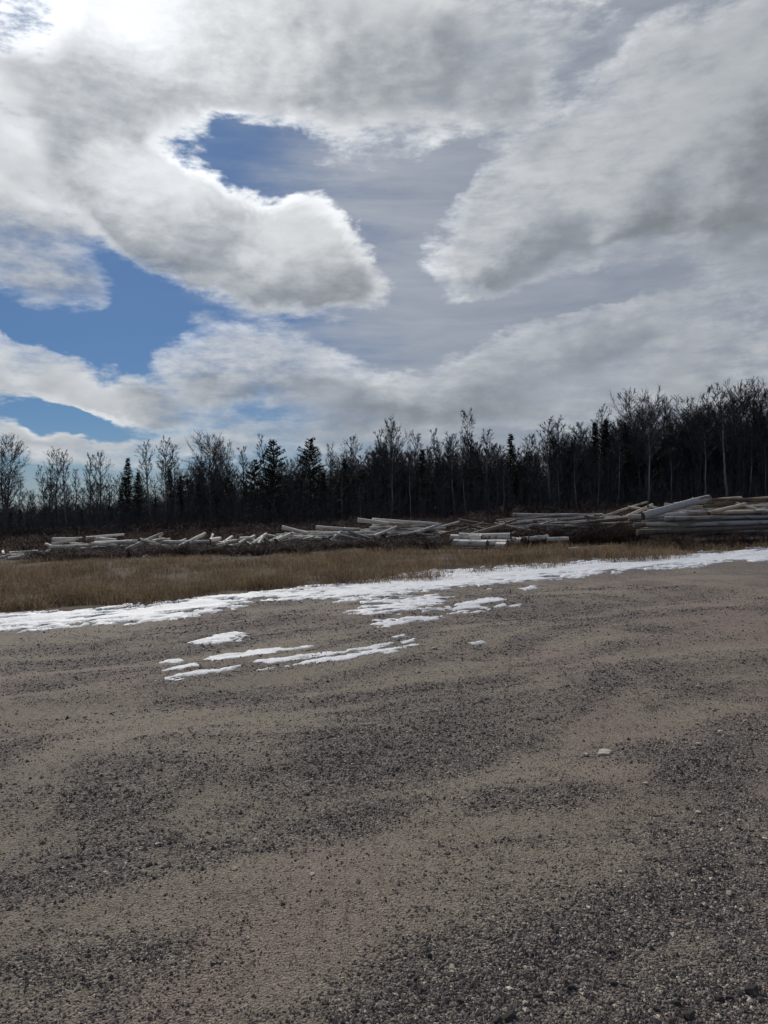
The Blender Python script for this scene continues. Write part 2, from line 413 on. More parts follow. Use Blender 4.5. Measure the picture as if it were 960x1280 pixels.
def m_cut():
    m, n, b = material('sawn_wood_end')
    o = obj_co(n)
    r = n.vmath('LENGTH', n.vmath('MULTIPLY', o, (0, 1, 1)), out='Value')
    rings = n.math('SINE', r*260 + n.noise(o, 8, 3)*6)*0.5+0.5
    c = n.mix(rings*0.5, rgb(0.22, 0.155, 0.09), rgb(0.13, 0.085, 0.05))
    c = n.mix(n.ss(n.noise(o, 9, 4), 0.45, 0.65), c, rgb(0.06, 0.048, 0.042))
    c = n.mix(obj_rand(n)*0.7, c, rgb(0.05, 0.042, 0.036))
    n.put(b.inputs['Base Color'], c); b.inputs['Roughness'].default_value = 0.9
    return m
GRAVEL, SOIL, SNOW, STONE = m_gravel(), m_soil(), m_snow(), m_stone()
STRAW = m_blades('dead_grass', [(0.15, (0.063, 0.039, 0.027)), (0.4, (0.139, 0.101, 0.063)), (0.65, (0.229, 0.169, 0.106)), (0.9, (0.431, 0.324, 0.205))], 0.42)
SCRUB = m_blades('dark_weeds', [(0.2, (0.03, 0.02, 0.017)), (0.5, (0.065, 0.042, 0.033)), (0.8, (0.12, 0.088, 0.06))], 0.2)
BRAMBLE = m_blades('bramble_stem', [(0.2, (0.026, 0.015, 0.014)), (0.6, (0.055, 0.027, 0.024)), (0.9, (0.10, 0.062, 0.045))])
DARKROCK = m_rock('dark_stone', (0.05, 0.048, 0.05), (0.13, 0.12, 0.115)); PALEROCK = m_rock('pale_stone', (0.42, 0.40, 0.33), (0.62, 0.58, 0.47))
GREYBARK = m_bark('grey_bark', (0.055, 0.053, 0.055), (0.14, 0.136, 0.140)); PALEBARK = m_bark('pale_aspen_bark', (0.16, 0.155, 0.14), (0.34, 0.33, 0.31), 4)
TWIG = m_bark('twig_bark', (0.045, 0.043, 0.047), (0.105, 0.10, 0.106)); DARKBARK = m_bark('dark_bark', (0.025, 0.021, 0.018), (0.05, 0.043, 0.037))
NEEDLE = m_blades('needles', [(0.2, (0.012, 0.018, 0.012)), (0.6, (0.022, 0.034, 0.020)), (0.95, (0.040, 0.055, 0.030))])
LOGBARK, CUT = m_log(), m_cut()
GREYLOG = m_log('weathered_grey_bark', (0.50, 0.50, 0.50), (0.27, 0.265, 0.26), 0.52)
TANLOG = m_log('peeled_tan_log', (0.68, 0.60, 0.47), (0.42, 0.36, 0.28), 0.58)
BROWNLOG = m_log('brown_bark', (0.20, 0.165, 0.135), (0.10, 0.085, 0.075), 0.5)

# ------------------------------------------------------------------ ground
def polar(r_in, r_out, rings, cols):
    r = np.geomspace(r_in, r_out, rings); a = np.arange(cols)*2*PI/cols
    R, A = np.meshgrid(r, a, indexing='ij'); x = R*np.sin(A); y = R*np.cos(A)
    i = np.arange(rings-1)[:, None]*cols; j = np.arange(cols)[None]; k = (j+1) % cols
    q = np.stack([i+j, i+cols+j, i+cols+k, i+k], -1).reshape(-1, 4)[:, ::-1]
    return x.ravel(), y.ravel(), q
def smooth_line(pts, n=70):
    P = np.array([hit(a, b)[:2] for a, b in pts]); k = np.concatenate([[0], np.cumsum(np.linalg.norm(np.diff(P, axis=0), axis=1))])
    u = np.linspace(0, k[-1], n); L = np.stack([np.interp(u, k, P[:, i]) for i in range(2)], 1)
    for _ in range(10): L[1:-1] = (L[:-2]+L[1:-1]*2+L[2:])/4
    return L
# compacted, paler wheel tracks curving over the lot
TRACKS = [(smooth_line(p), w, a) for p, w, a in (
    (((-120, 1235), (60, 1170), (180, 1125), (320, 1080), (480, 1045), (700, 1020), (1000, 990)), .13, .55),
    (((330, 1290), (390, 1180), (430, 1100), (520, 1020), (640, 955), (790, 905), (1000, 875)), .15, .65),
    (((240, 1020), (320, 950), (360, 918), (420, 885), (520, 858), (700, 832), (1000, 800)), .16, .65),
    (((-100, 965), (60, 945), (170, 915), (330, 880), (520, 842), (760, 812)), .15, .45),
    (((1020, 1120), (900, 1175), (780, 1225), (700, 1290)), .12, .55),
    (((-80, 1075), (120, 1035), (260, 1010), (420, 1000), (560, 985), (720, 940)), .12, .4),
    (((1010, 770), (800, 778), (600, 800), (420, 830), (200, 870), (-80, 900)), .18, .5))]
def track_field(x, y):
    m = np.zeros(np.shape(x)); near = (np.hypot(x, y) < 16) & (y > 0)
    xn, yn = x[near], y[near]
    if not len(xn): return m
    mn = np.zeros(len(xn))
    for L, w, a in TRACKS:
        for c0 in range(0, len(xn), 60000):
            X = xn[c0:c0+60000]; Y = yn[c0:c0+60000]
            d = np.sqrt(((X[:, None]-L[None, :, 0])**2+(Y[:, None]-L[None, :, 1])**2).min(1))
            d = d+(fbm(X*2.5, Y*2.5, 2, 44)-0.5)*0.16
            mn[c0:c0+60000] = np.maximum(mn[c0:c0+60000], a*np.exp(-(np.maximum(d, 0)/w)**2)*sstep(0.30, 0.62, fbm(X*1.1+5, Y*1.1, 3, 45)))
    m[near] = mn
    return m
def coarse_field(x, y):
    x = np.atleast_1d(np.asarray(x, float)); y = np.atleast_1d(np.asarray(y, float))
    t, s = ts(x, y)
    wa = (fbm(x*0.30, y*0.30, 2, 35)-0.5)*5.0; wb = (fbm(x*0.33+7, y*0.33, 2, 36)-0.5)*3.0
    t = t+wa; s = s+wb
    c = 0.5*fbm(t*0.7+3, s*2.0, 5, 31, 0.62) + 0.5*fbm(t*1.7, s*3.6, 5, 32, 0.65)
    c = sstep(0.33, 0.67, c)
    rid = 1-np.abs(2*fbm(t*0.16+40, s*1.05, 3, 37)-1)          # pale compacted wheel tracks
    c = c-0.5*sstep(0.90, 0.985, rid)*sstep(0.35, 0.6, fbm(t*0.5, s*0.5, 2, 38))
    near = 1-sstep(0.5, 1.5, np.hypot(x-1.0, y-2.0))
    return np.clip(c*0.78 + 0.21 + 0.2*near - track_field(x, y), 0, 1)
x, y, q = polar(0.35, 70, 300, 560)
es = edge_s(x, y); wob = (fbm(x*0.7, y*0.7, 4, 41)-0.5)*0.9
keep = (es+wob < 0.35)
q = q[keep[q].all(axis=1)]
used = np.zeros(len(x), bool); used[q.ravel()] = True; idx = np.cumsum(used)-1
xu, yu = x[used], y[used]; zu = terrain(xu, yu)
# close the hole under the camera
q = idx[q]
me = mesh('gravel_lot', np.stack([xu, yu, zu], 1), q, [GRAVEL], True)
for nm, val in (('coarse', coarse_field(xu, yu)), ('tint', sstep(0.45, 0.62, fbm(xu*0.55+9, yu*0.55, 3, 33)))):
    a_ = me.attributes.new(nm, 'FLOAT', 'POINT'); a_.data.foreach_set('value', val.astype(np.float32))
lot = link('gravel_lot', me, kind='structure')
x, y, q = polar(0.5, 4000, 230, 400)
es = edge_s(x, y)
z = terrain(x, y) - 0.012 - 0.25*(1-sstep(-1.2, 0.25, es))
z = np.where(np.hypot(x, y) > 300, z*0+terrain(x, y)-0.02, z)
field = link('field', mesh('field', np.stack([x, y, z], 1), q, [SOIL], True), kind='structure')

# ------------------------------------------------------------------ snow
def poly_sdf(px, py, poly):
    d = np.full(px.shape, 1e9); ins = np.zeros(px.shape, bool)
    n = len(poly)
    for i in range(n):
        ax, ay = poly[i]; bx, by = poly[(i+1) % n]
        ex, ey = bx-ax, by-ay; wx, wy = px-ax, py-ay
        t = np.clip((wx*ex+wy*ey)/(ex*ex+ey*ey+1e-12), 0, 1)
        d = np.minimum(d, (wx-ex*t)**2+(wy-ey*t)**2)
        c = ((ay > py) != (by > py)) & (px < (bx-ax)*(py-ay)/(by-ay+1e-12)+ax)
        ins ^= c
    return np.where(ins, 1, -1)*np.sqrt(d)
def snow(polys, label, amp=0.10, thick=0.014, seed=0, step=0.035, holes=0.0, group=None):
    Ps = []
    for poly in polys: Ps.append(np.array([ts(*hit(a, b)[:2]) for a, b in poly]))
    allp = np.concatenate(Ps); lo = allp.min(0)-0.5; hi = allp.max(0)+0.5
    t = np.arange(lo[0], hi[0], step*1.5); s = np.arange(lo[1], hi[1], step)
    T, S = np.meshgrid(t, s, indexing='ij')
    sd_ = np.full(T.shape, -9.0)
    for P in Ps: sd_ = np.maximum(sd_, poly_sdf(T, S, P))
    nz = (fbm(T*2.2, S*5.0, 5, 50+seed, 0.65)-0.5)*3.4
    hn = fbm(T*2.4, S*6.5, 4, 90+seed, 0.6)
    f = sd_ + nz*amp + (fbm(T*7, S*13, 4, 120+seed, 0.6)-0.5)*2*amp*0.9
    f = f + amp*0.32 - (holes+amp)*sstep(0.53, 0.68, hn) - amp*1.2*sstep(0.60, 0.72, fbm(T*9, S*18, 3, 140+seed))
    X = T*TD[0]+S*ND[0]; Y = T*TD[1]+S*ND[1]; g = terrain(X, Y)
    H = np.clip(f*0.42, -0.03, 1); H = np.where(H > 0, thick*(1-np.exp(-H/thick*1.6)), H) + (fbm(T*6, S*6, 3, 70+seed)-0.5)*0.010*sstep(0, 0.1, f)
    Z = g + H
    a, b_ = T.shape
    I = np.arange(a*b_).reshape(a, b_)
    qd = np.stack([I[:-1, :-1], I[1:, :-1], I[1:, 1:], I[:-1, 1:]], -1).reshape(-1, 4)
    qd = qd[(H.ravel()[qd] > 0.001).any(axis=1)]
    us = np.zeros(a*b_, bool); us[qd.ravel()] = True; ix = np.cumsum(us)-1
    V = np.stack([X.ravel()[us], Y.ravel()[us], Z.ravel()[us]], 1)
    return link('snow_patch', mesh('snow_patch', V, ix[qd], [SNOW], True), label=label, category='snow', group=group)
up_ = [(-70, 773), (0, 768), (60, 766), (120, 762), (180, 756), (240, 748), (300, 742), (360, 737), (420, 730), (480, 722), (540, 714), (600, 709), (660, 706), (720, 702), (790, 697), (850, 694), (900, 690), (960, 686), (1040, 680)]
lo_ = [(1040, 697), (960, 703), (915, 700), (880, 706), (840, 711), (780, 714), (730, 719), (690, 724), (640, 728), (600, 733), (560, 736), (530, 740), (480, 745), (425, 752), (385, 749), (330, 751), (290, 757), (262, 768), (200, 775), (120, 780), (60, 786), (0, 790), (-70, 797)]
snow([up_+lo_], 'long white strip of old snow between gravel and dead grass', amp=0.24, thick=0.022, seed=1, step=0.045, holes=0.75, group=None)
snow([[(434, 765), (460, 752), (540, 742), (562, 747), (545, 755), (490, 765), (445, 769)]], 'broad ragged snow patch just in front of the long snow strip', amp=0.16, seed=2, holes=0.35)
snow([[(532, 764), (570, 756), (612, 747), (627, 750), (600, 755), (612, 761), (580, 765)]], 'ragged snow patch touching the right of the broad one', amp=0.14, seed=3)
snow([[(617, 759), (630, 755), (633, 757), (622, 761)]], 'snow scrap just off the right tip of the ragged patch', amp=0.05, seed=23, step=0.03)
snow([[(638, 758), (650, 755), (652, 757), (644, 760)]], 'outermost small snow scrap right of the ragged patch', amp=0.05, seed=24, step=0.03)
snow([[(652, 736), (668, 732), (670, 735), (656, 738)]], 'small snow scrap close below the long strip, right of centre', amp=0.05, seed=25, step=0.03)
snow([[(455, 781), (490, 773), (520, 770), (580, 765), (545, 772), (480, 783)]], 'thin slanting snow patch below the broad ragged one', amp=0.12, seed=4)
snow([[(245, 803), (262, 795), (297, 790), (322, 795), (300, 800), (265, 804)]], 'small forked snow patch standing alone on the gravel left', amp=0.10, seed=5, step=0.025)
snow([[(247, 823), (315, 814), (385, 808), (330, 818), (270, 825)]], 'uppermost long snow streak left lying in a wheel track', amp=0.065, seed=6, step=0.02, thick=0.010)
snow([[(322, 828), (395, 817), (490, 803), (487, 807), (400, 821), (340, 829)]], 'middle long snow streak lying in a wheel track', amp=0.06, seed=7, step=0.02, thick=0.010)
snow([[(320, 838), (390, 825), (520, 806), (500, 812), (405, 827), (345, 836)]], 'lowest and brightest long snow streak lying in a wheel track', amp=0.06, seed=8, step=0.02, thick=0.010)
snow([[(197, 850), (245, 839), (300, 832), (280, 839), (215, 850)]], 'snow streak nearest the camera, left end of the wheel tracks', amp=0.065, seed=9, step=0.02, thick=0.010)
snow([[(200, 838), (242, 829), (245, 832), (210, 839)]], 'short broken snow sliver above the nearest snow streak', amp=0.04, seed=10, step=0.02, thick=0.010)
snow([[(190, 828), (225, 824), (228, 827), (200, 830)]], 'leftmost small snow sliver on the gravel', amp=0.035, seed=11, step=0.02, thick=0.010)
snow([[(585, 804), (605, 800), (608, 803), (592, 806)]], 'small lone snow scrap on the gravel right of the streaks', amp=0.03, seed=12, step=0.02, thick=0.010)
snow([[(499, 803), (516, 798), (519, 801), (505, 804)]], 'tiny snow scrap touching the right tip of the middle streak', amp=0.03, seed=26, step=0.02, thick=0.010)
snow([[(488, 796), (508, 792), (512, 795), (495, 798)]], 'tiny snow scrap above the right end of the middle streak', amp=0.03, seed=13, step=0.02, thick=0.010)

# ------------------------------------------------------------------ loose stones on the lot
def stones(n, rmin, rmax, amax, size, name, seed):
    g = np.random.default_rng(seed)
    r = np.exp(g.uniform(math.log(rmin), math.log(rmax), n)); a = g.uniform(-amax, amax, n)
    x = r*np.sin(a); y = r*np.cos(a)
    c = coarse_field(x, y); ok = (g.uniform(0, 1, n) < 0.22+0.70*c**1.2) & (edge_s(x, y) < 0.0)
    x, y, r, c = x[ok], y[ok], r[ok], c[ok]; n = len(x)
    s = size*np.exp(g.normal(0, 0.42, n))*(0.75+0.07*r)*(0.75+0.5*c)
    s = np.minimum(s, 0.010+0.0008*r)
    base = np.array([[1, 0, 0], [0, 1, 0], [-1, 0, 0], [0, -1, 0], [0, 0, 1], [0, 0, -1]], float)
    tri = np.array([[0, 1, 4], [1, 2, 4], [2, 3, 4], [3, 0, 4], [1, 0, 5], [2, 1, 5], [3, 2, 5], [0, 3, 5]])
    V = base[None]*(1+g.uniform(-0.4, 0.4, (n, 6, 1))) + g.uniform(-0.28, 0.28, (n, 6, 3))
    V *= (s[:, None]*np.stack([g.uniform(0.8, 1.4, n), g.uniform(0.7, 1.1, n), g.uniform(0.45, 0.85, n)], 1).T[..., None].transpose(1, 0, 2).reshape(n, 3))[:, None, :] if False else 1
    V *= np.stack([s*g.uniform(0.8, 1.4, n), s*g.uniform(0.7, 1.1, n), s*g.uniform(0.5, 0.9, n)], 1)[:, None, :]
    th = g.uniform(0, 2*PI, n); cs, sn = np.cos(th)[:, None], np.sin(th)[:, None]
    X = V[..., 0]*cs-V[..., 1]*sn; Y = V[..., 0]*sn+V[..., 1]*cs
    V = np.stack([X+x[:, None], Y+y[:, None], V[..., 2]+(terrain(x, y)+0.18*s)[:, None]], -1)
    t = (tri[None]+np.arange(n)[:, None, None]*6).reshape(-1, 3)
    return link(name, mesh(name, V.reshape(-1, 3), t, [STONE]), parent=lot, kind='stuff')
stones(400000, 1.9, 15, 0.70, 0.0036, 'gravel_stones', 5)
# larger single stones
def rock_mesh(name, seed, mat, flat=0.6, sub=1):
    g = np.random.default_rng(seed)
    ph = (1+5**.5)/2
    v = np.array([(-1, ph, 0), (1, ph, 0), (-1, -ph, 0), (1, -ph, 0), (0, -1, ph), (0, 1, ph), (0, -1, -ph), (0, 1, -ph), (ph, 0, -1), (ph, 0, 1), (-ph, 0, -1), (-ph, 0, 1)], float)/1.9
    f = np.array([(0, 11, 5), (0, 5, 1), (0, 1, 7), (0, 7, 10), (0, 10, 11), (1, 5, 9), (5, 11, 4), (11, 10, 2), (10, 7, 6), (7, 1, 8), (3, 9, 4), (3, 4, 2), (3, 2, 6), (3, 6, 8), (3, 8, 9), (4, 9, 5), (2, 4, 11), (6, 2, 10), (8, 6, 7), (9, 8, 1)])
    v = v*(1+g.uniform(-0.3, 0.25, (12, 1)))*np.array([1.25, 0.95, flat])
    return mesh(name, v, f, [mat])
RK = [rock_mesh('stone', 200+i, DARKROCK, 0.55+0.1*(i % 3)) for i in range(5)]
RP = [rock_mesh('stone', 230+i, PALEROCK, 0.45+0.1*(i % 3)) for i in range(3)]
def put_stone(px, py, s, pale=False):
    p = hit(px, py); me = random.choice(RP if pale else RK)
    o = link('stone', me, parent=lot); o.location = (p[0], p[1], float(terrain(p[0], p[1]))+0.25*s)
    o.rotation_euler = (random.uniform(-.2, .2), random.uniform(-.2, .2), random.uniform(0, 6.28)); o.scale = (s, s*random.uniform(.8, 1.1), s)
for px, py, s in ((938, 1239, .021), (899, 1249, .019), (912, 1248, .014), (951, 1250, .014), (926, 1243, .015), (637, 1273, .022), (622, 1276, .016), (353, 1130, .012), (575, 1253, .014), (715, 1235, .013), (672, 1246, .014), (766, 1230, .014), (818, 1262, .016), (845, 1255, .013), (860, 1271, .018), (95, 1085, .014), (186, 1082, .016), (868, 716, .03), (765, 1190, .012)):
    put_stone(px, py, s)
for px, py, s in ((232, 939, .020), (912, 1118, .016), (872, 1016, .018), (875, 931, .022), (846, 1096, .012), (612, 1150, .010), (543, 811, .03), (293, 1087, .012), (808, 980, .016), (60, 1104, .012), (953, 1080, .012), (700, 1010, .012), (640, 1180, .010)):
    put_stone(px, py, s, True)
for k in range(60):
    px, py = random.uniform(-60, 1020), 1275-abs(random.gauss(0, 150))
    if py > 850 and float(coarse_field(*hit(px, py)[:2])[0]) > 0.45: put_stone(px, py, random.uniform(.006, .012), random.random() < 0.12)
# pale flat piece on the gravel
def flake(px, py, L, Wd, ang, label, seed):
    g = np.random.default_rng(seed); p = hit(px, py)
    n = 11; th = np.arange(n)*2*PI/n; rr = 1+g.uniform(-0.32, 0.22, n)
    ox, oy = np.cos(th)*L/2*rr, np.sin(th)*Wd/2*rr
    top = np.stack([ox*0.9, oy*0.9, 0.006+g.uniform(0, 0.006, n)], 1); bot = np.stack([ox, oy, np.full(n, -0.004)], 1)
    V = np.concatenate([top, bot, [[0, 0, 0.012]]]); i = np.arange(n); j = (i+1) % n
    me = mesh('flat_stone', V, [np.stack([i+n, j+n, j, i], 1), np.stack([i, j, np.full(n, 2*n)], 1)], [PALEROCK])
    o = link('flat_stone', me, label=label, category='stone'); o.location = (p[0], p[1], float(terrain(p[0], p[1]))+0.006); o.rotation_euler = (0.03, -0.05, ang)
flake(756, 942, 0.135, 0.085, 0.5, 'large pale flat broken stone lying alone on the dark gravel', 3)
flake(732, 945, 0.036, 0.028, 0.2, 'small pale chip lying just left of the large flat stone', 4)

# ------------------------------------------------------------------ dead grass
def grass(n, rmin, rmax, amax, name, hmin, hmax, wid, emin, seed, label, mat=STRAW, power=1.0, scrub=0.0):
    g = np.random.default_rng(seed)
    r = rmin*(rmax/rmin)**(g.uniform(0, 1, n)**power); a = g.uniform(-amax, amax, n)
    x = r*np.sin(a); y = r*np.cos(a)
    x = x+g.normal(0, .05, n); y = y+g.normal(0, .05, n)
    e = edge_s(x, y); cl = fbm(x*1.3, y*1.3, 3, 61); big = fbm(x*0.25, y*0.25, 3, 62)
    thin = sstep(emin, emin+1.3, e+(cl-0.5)*1.6+(big-0.5)*1.2)
    thin = thin*(1-scrub*sstep(25.5, 29.0, y+(big-0.5)*5)*(1-sstep(5.5, 9, x)))
    ok = (g.uniform(0, 1, n) < (0.12+1.4*sstep(0.32, 0.62, cl))*np.maximum(thin, 0.02)) & (e > emin-0.5)
    x, y, r, cl, big, thin = (q_[ok] for q_ in (x, y, r, cl, big, thin)); n = len(x)
    h = g.uniform(hmin, hmax, n)*(0.2+1.4*sstep(0.25, 0.75, cl))*(0.4+1.2*big)*(0.5+0.5*thin)
    th = g.uniform(0, 2*PI, n); lean = np.abs(g.normal(0.8, 0.6, n))
    w = wid*(0.6+0.8*g.uniform(0, 1, n))*(0.7+r/30)
    wa = g.uniform(0, 2*PI, n); wx, wy = np.cos(wa)*w/2, np.sin(wa)*w/2
    z = terrain(x, y)-0.02
    dx_, dy_ = np.cos(th)*lean*h, np.sin(th)*lean*h
    V = np.stack([np.stack([x-wx, y-wy, z], 1), np.stack([x+wx, y+wy, z], 1),
        np.stack([x+wx*.8+dx_*.4, y+wy*.8+dy_*.4, z+h*.62], 1), np.stack([x-wx*.8+dx_*.4, y-wy*.8+dy_*.4, z+h*.62], 1),
        np.stack([x+dx_*1.05, y+dy_*1.05, z+h*(1.0-0.25*np.minimum(lean, 1.4))], 1)], 1).reshape(-1, 3)
    i = np.arange(n)*5
    return link(name, mesh(name, V, [np.stack([i, i+1, i+2, i+3], 1), np.stack([i+3, i+2, i+4], 1)], [mat]), kind='stuff', label=label, category='grass')
grass(300000, 10.5, 42, 0.78, 'dead_grass', 0.07, 0.26, 0.007, 0.75, 21, 'matted brown dead grass between the snow strip and the log piles', scrub=0.8)
grass(60000, 36, 110, 0.80, 'far_dead_grass', 0.25, 0.6, 0.014, 0.15, 22, 'dark dead grass and weeds between the log piles and the woods', mat=SCRUB, power=0.8)

# ------------------------------------------------------------------ shrubs
def shrub_mesh(seed, hgt=1.0, n=46):
    g = np.random.default_rng(seed); st = MB(); tw = MB()
    A, B = [], []
    for k in range(n):
        a = g.uniform(0, 2*PI); ln = hgt*g.uniform(0.45, 1.1); sp = g.uniform(0.15, 0.75)
        p0 = np.array([math.cos(a), math.sin(a), 0])*g.uniform(0, 0.35); d = np.array([math.cos(a)*sp, math.sin(a)*sp, 1.0])
        d = d/np.linalg.norm(d)
        p1 = p0+d*ln*0.55; p2 = p1+(d+np.array([math.cos(a)*.35, math.sin(a)*.35, -.3]))*ln*0.45
        st.tube([p0, p1, p2], [0.009, 0.007, 0.002], 3)
        for j in range(7):
            f = g.uniform(0.25, 1.0); q0 = p0+(p1-p0)*min(1, f*2) if f < .5 else p1+(p2-p1)*(f*2-1)
            A.append(q0); B.append(q0+(d*0.7+g.normal(0, 0.55, 3))*ln*g.uniform(0.12, 0.3))
    tw.cones(A, B, 0.005)
    return st.build('stems', [BRAMBLE]), tw.build('twigs', [BRAMBLE])
SHR = [shrub_mesh(300+i, 1.0, 40+8*i) for i in range(4)]
ZONES = ((45, 'at the left edge'), (130, "behind the outlying left logs"), (215, "behind the left log pile"), (300, 'left of the loose log scatter'), (370, 'behind the loose log scatter'), (460, "behind the middle pile's left"),
    (560, "behind the middle pile's right"), (650, 'behind the small front stack'), (740, 'behind the low brown pile'), (820, "behind the slanting grey log"), (890, 'behind the tall right pile'), (9999, 'by the right edge'))
def zone(px, front_=False):
    z = next(w for lim, w in ZONES if px < lim)
    return z.replace('behind', 'in front of') if front_ else z
def shrub(p, h, w, label, group):
    o = link('bramble_shrub', None, label=label, category='shrub', group=group)
    o.location = (p[0], p[1], float(terrain(p[0], p[1]))-0.03); o.rotation_euler = (0, 0, random.uniform(0, 6.28)); o.scale = (w, w, h)
    o.empty_display_size = 0.2
    s = random.choice(SHR)
    link('stems', s[0], o); link('twigs', s[1], o)
def shrubs(n, pa, pb, da, db, h, w, label, group):
    for k in range(n):
        px = pa+(pb-pa)*(k+random.random())/n; z = zone(px, da < 34).replace('behind', 'near').replace('in front of', 'near') if 'among' in label else zone(px, da < 34)
        shrub(at(px, random.uniform(da, db)), h*random.uniform(.65, 1.2), w*random.uniform(.8, 1.2), label+' '+z, group+' '+z)
shrubs(130, 40, 600, 27.6, 32.4, 0.48, 1.15, 'low reddish bramble', 'brambles before the left log piles')
shrubs(46, -40, 560, 40, 56, 1.0, 1.6, 'reddish bramble', 'brambles behind the left log piles')
shrubs(46, 640, 812, 27.4, 29.6, 0.80, 0.85, 'tall dark bramble bush', 'brambles before the brown log pile')
shrubs(30, 60, 600, 33, 36.5, 0.6, 0.9, 'dark reddish bramble growing up among the logs', 'brambles among the left and middle logs')
shrubs(26, 590, 820, 30, 38, 0.75, 0.9, 'dark bramble growing up among the logs', 'brambles among the right logs')
shrubs(18, 780, 1000, 23.6, 25.0, 0.6, 0.7, 'thin dark bramble stems', 'brambles before the right log pile')
shrubs(30, 560, 1000, 42, 58, 1.0, 1.6, 'dark bramble bush', 'brambles behind the right log piles')
shrubs(40, -60, 1020, 66, 78, 1.5, 2.2, 'leafless bush at the wood foot', 'bushes along the wood edge')

# ------------------------------------------------------------------ logs
LOGN = 0; DEBUG = False
def log(p0, p1, dia, label, group=None, taper=0.8, name='birch_log', bark=None):
    global LOGN; LOGN += 1
    g = np.random.default_rng(1000+LOGN)
    p0 = np.array(p0, float); p1 = np.array(p1, float); L = np.linalg.norm(p1-p0); d = (p1-p0)/L
    for q_ in (p0, p1): q_[2] = max(q_[2], gz(q_[0], q_[1])+dia*0.40)
    L = np.linalg.norm(p1-p0); d = (p1-p0)/L
    if DEBUG: print('LOG', label[:50], [round(float(q_[2]-gz(q_[0], q_[1])-dia/2), 2) for q_ in (p0, p1)])
    o = link(name, None, label=label, category='log', group=group)
    yv = np.cross([0, 0, 1.0], d); yv /= np.linalg.norm(yv); zv = np.cross(d, yv)
    o.matrix_world = Matrix(((d[0], yv[0], zv[0], p0[0]), (d[1], yv[1], zv[1], p0[1]), (d[2], yv[2], zv[2], p0[2]), (0, 0, 0, 1)))
    o.empty_display_size = 0.2
    ns = max(5, int(L/0.7)); xs = np.linspace(0, L, ns); sides = 11
    bend = np.cumsum(g.normal(0, 0.020, (ns, 2)), axis=0)*min(1, L/4); bend -= bend[0]+(bend[-1]-bend[0])*np.linspace(0, 1, ns)[:, None]
    ctr = np.stack([xs, bend[:, 0], bend[:, 1]], 1)
    r = dia/2*np.linspace(1, taper, ns); r[0] *= 1.04
    rad = r[:, None]*(1+g.normal(0, 0.035, (ns, sides)))*(1+g.normal(0, 0.04, sides))
    mb = MB(); V = mb.tube(ctr, rad, sides)
    for k in range(g.integers(1, 4)):                       # branch stubs
        t = g.uniform(0.15, 0.9); c = np.array([np.interp(t*L, xs, ctr[:, i]) for i in range(3)]); a = g.uniform(0, 2*PI)
        dirv = np.array([0.5, math.cos(a), math.sin(a)]); rr = np.interp(t*L, xs, r)
        mb.tube([c+dirv*rr*0.6, c+dirv*(rr*1.15+0.03)], [0.025, 0.016], 5)
    link('bark', mb.build('bark', [bark or LOGBARK], True), o)
    for e, sgn in ((0, -1), (ns-1, 1)):
        ring = V[e]; cc_ = ring.mean(0)+np.array([sgn*0.006, 0, 0])
        i = np.arange(sides); j = (i+1) % sides
        tri = np.stack([i, j, np.full(sides, sides)], 1)
        link('cut_end', mesh('cut_end', np.concatenate([cc_+(ring-cc_)*0.995+np.array([sgn*0.002, 0, 0]), [cc_]]), tri if sgn > 0 else tri[:, ::-1], [CUT]), o)
    return o
def gz(x, y): return float(terrain(x, y))
def stack(px0, px1, depth, rows, dia, label, group, length, skew=0.0, jit=0.25, ang=0.0, barks=(None,), name='birch_log', tiltj=0.03, yaw=0.06):
    """logs lying side by side in layers, their length across the view"""
    c0 = at((px0+px1)/2, depth); half = abs(at(px1, depth)[0]-at(px0, depth)[0])/2
    for j, n in enumerate(rows):
        for i in range(n):
            dd = dia*random.uniform(0.62, 1.15)
            off = (i-(n-1)/2)*dia*1.12
            a = ang+random.gauss(0, yaw)
            L = length*random.uniform(0.55, 1.08)
            sh_ = random.uniform(-1, 1)*max(0.0, half-L/2)+random.gauss(0, jit)
            cx, cy = c0[0]+sh_*math.cos(a), c0[1]+off+sh_*math.sin(a)+skew*j
            e0 = np.array([cx-L/2*math.cos(a), cy-L/2*math.sin(a)]); e1 = np.array([cx+L/2*math.cos(a), cy+L/2*math.sin(a)])
            if random.random() < .5: e0, e1 = e1, e0
            zz = dia*0.47+j*dia*0.86; tl = random.gauss(0, tiltj)*(j > 0)
            word = 'bottom layer' if j == 0 else 'top layer' if j == len(rows)-1 else ('second layer', 'third layer', 'fourth layer', 'fifth layer', 'sixth layer', 'seventh layer')[j-1]
            log([*e0, gz(*e0)+zz+max(0, tl)*L], [*e1, gz(*e1)+zz+max(0, -tl)*L], dd, label+', '+word, group+', '+word, random.uniform(.55, .92), name, random.choice(barks))
def lean(px0, py0, px1, py1, d0, d1, dia, label, group=None, taper=0.8, bark=None, name='birch_log'):
    log(at(px0, d0, py0), at(px1, d1, py1), dia, label, group, taper, name, bark)
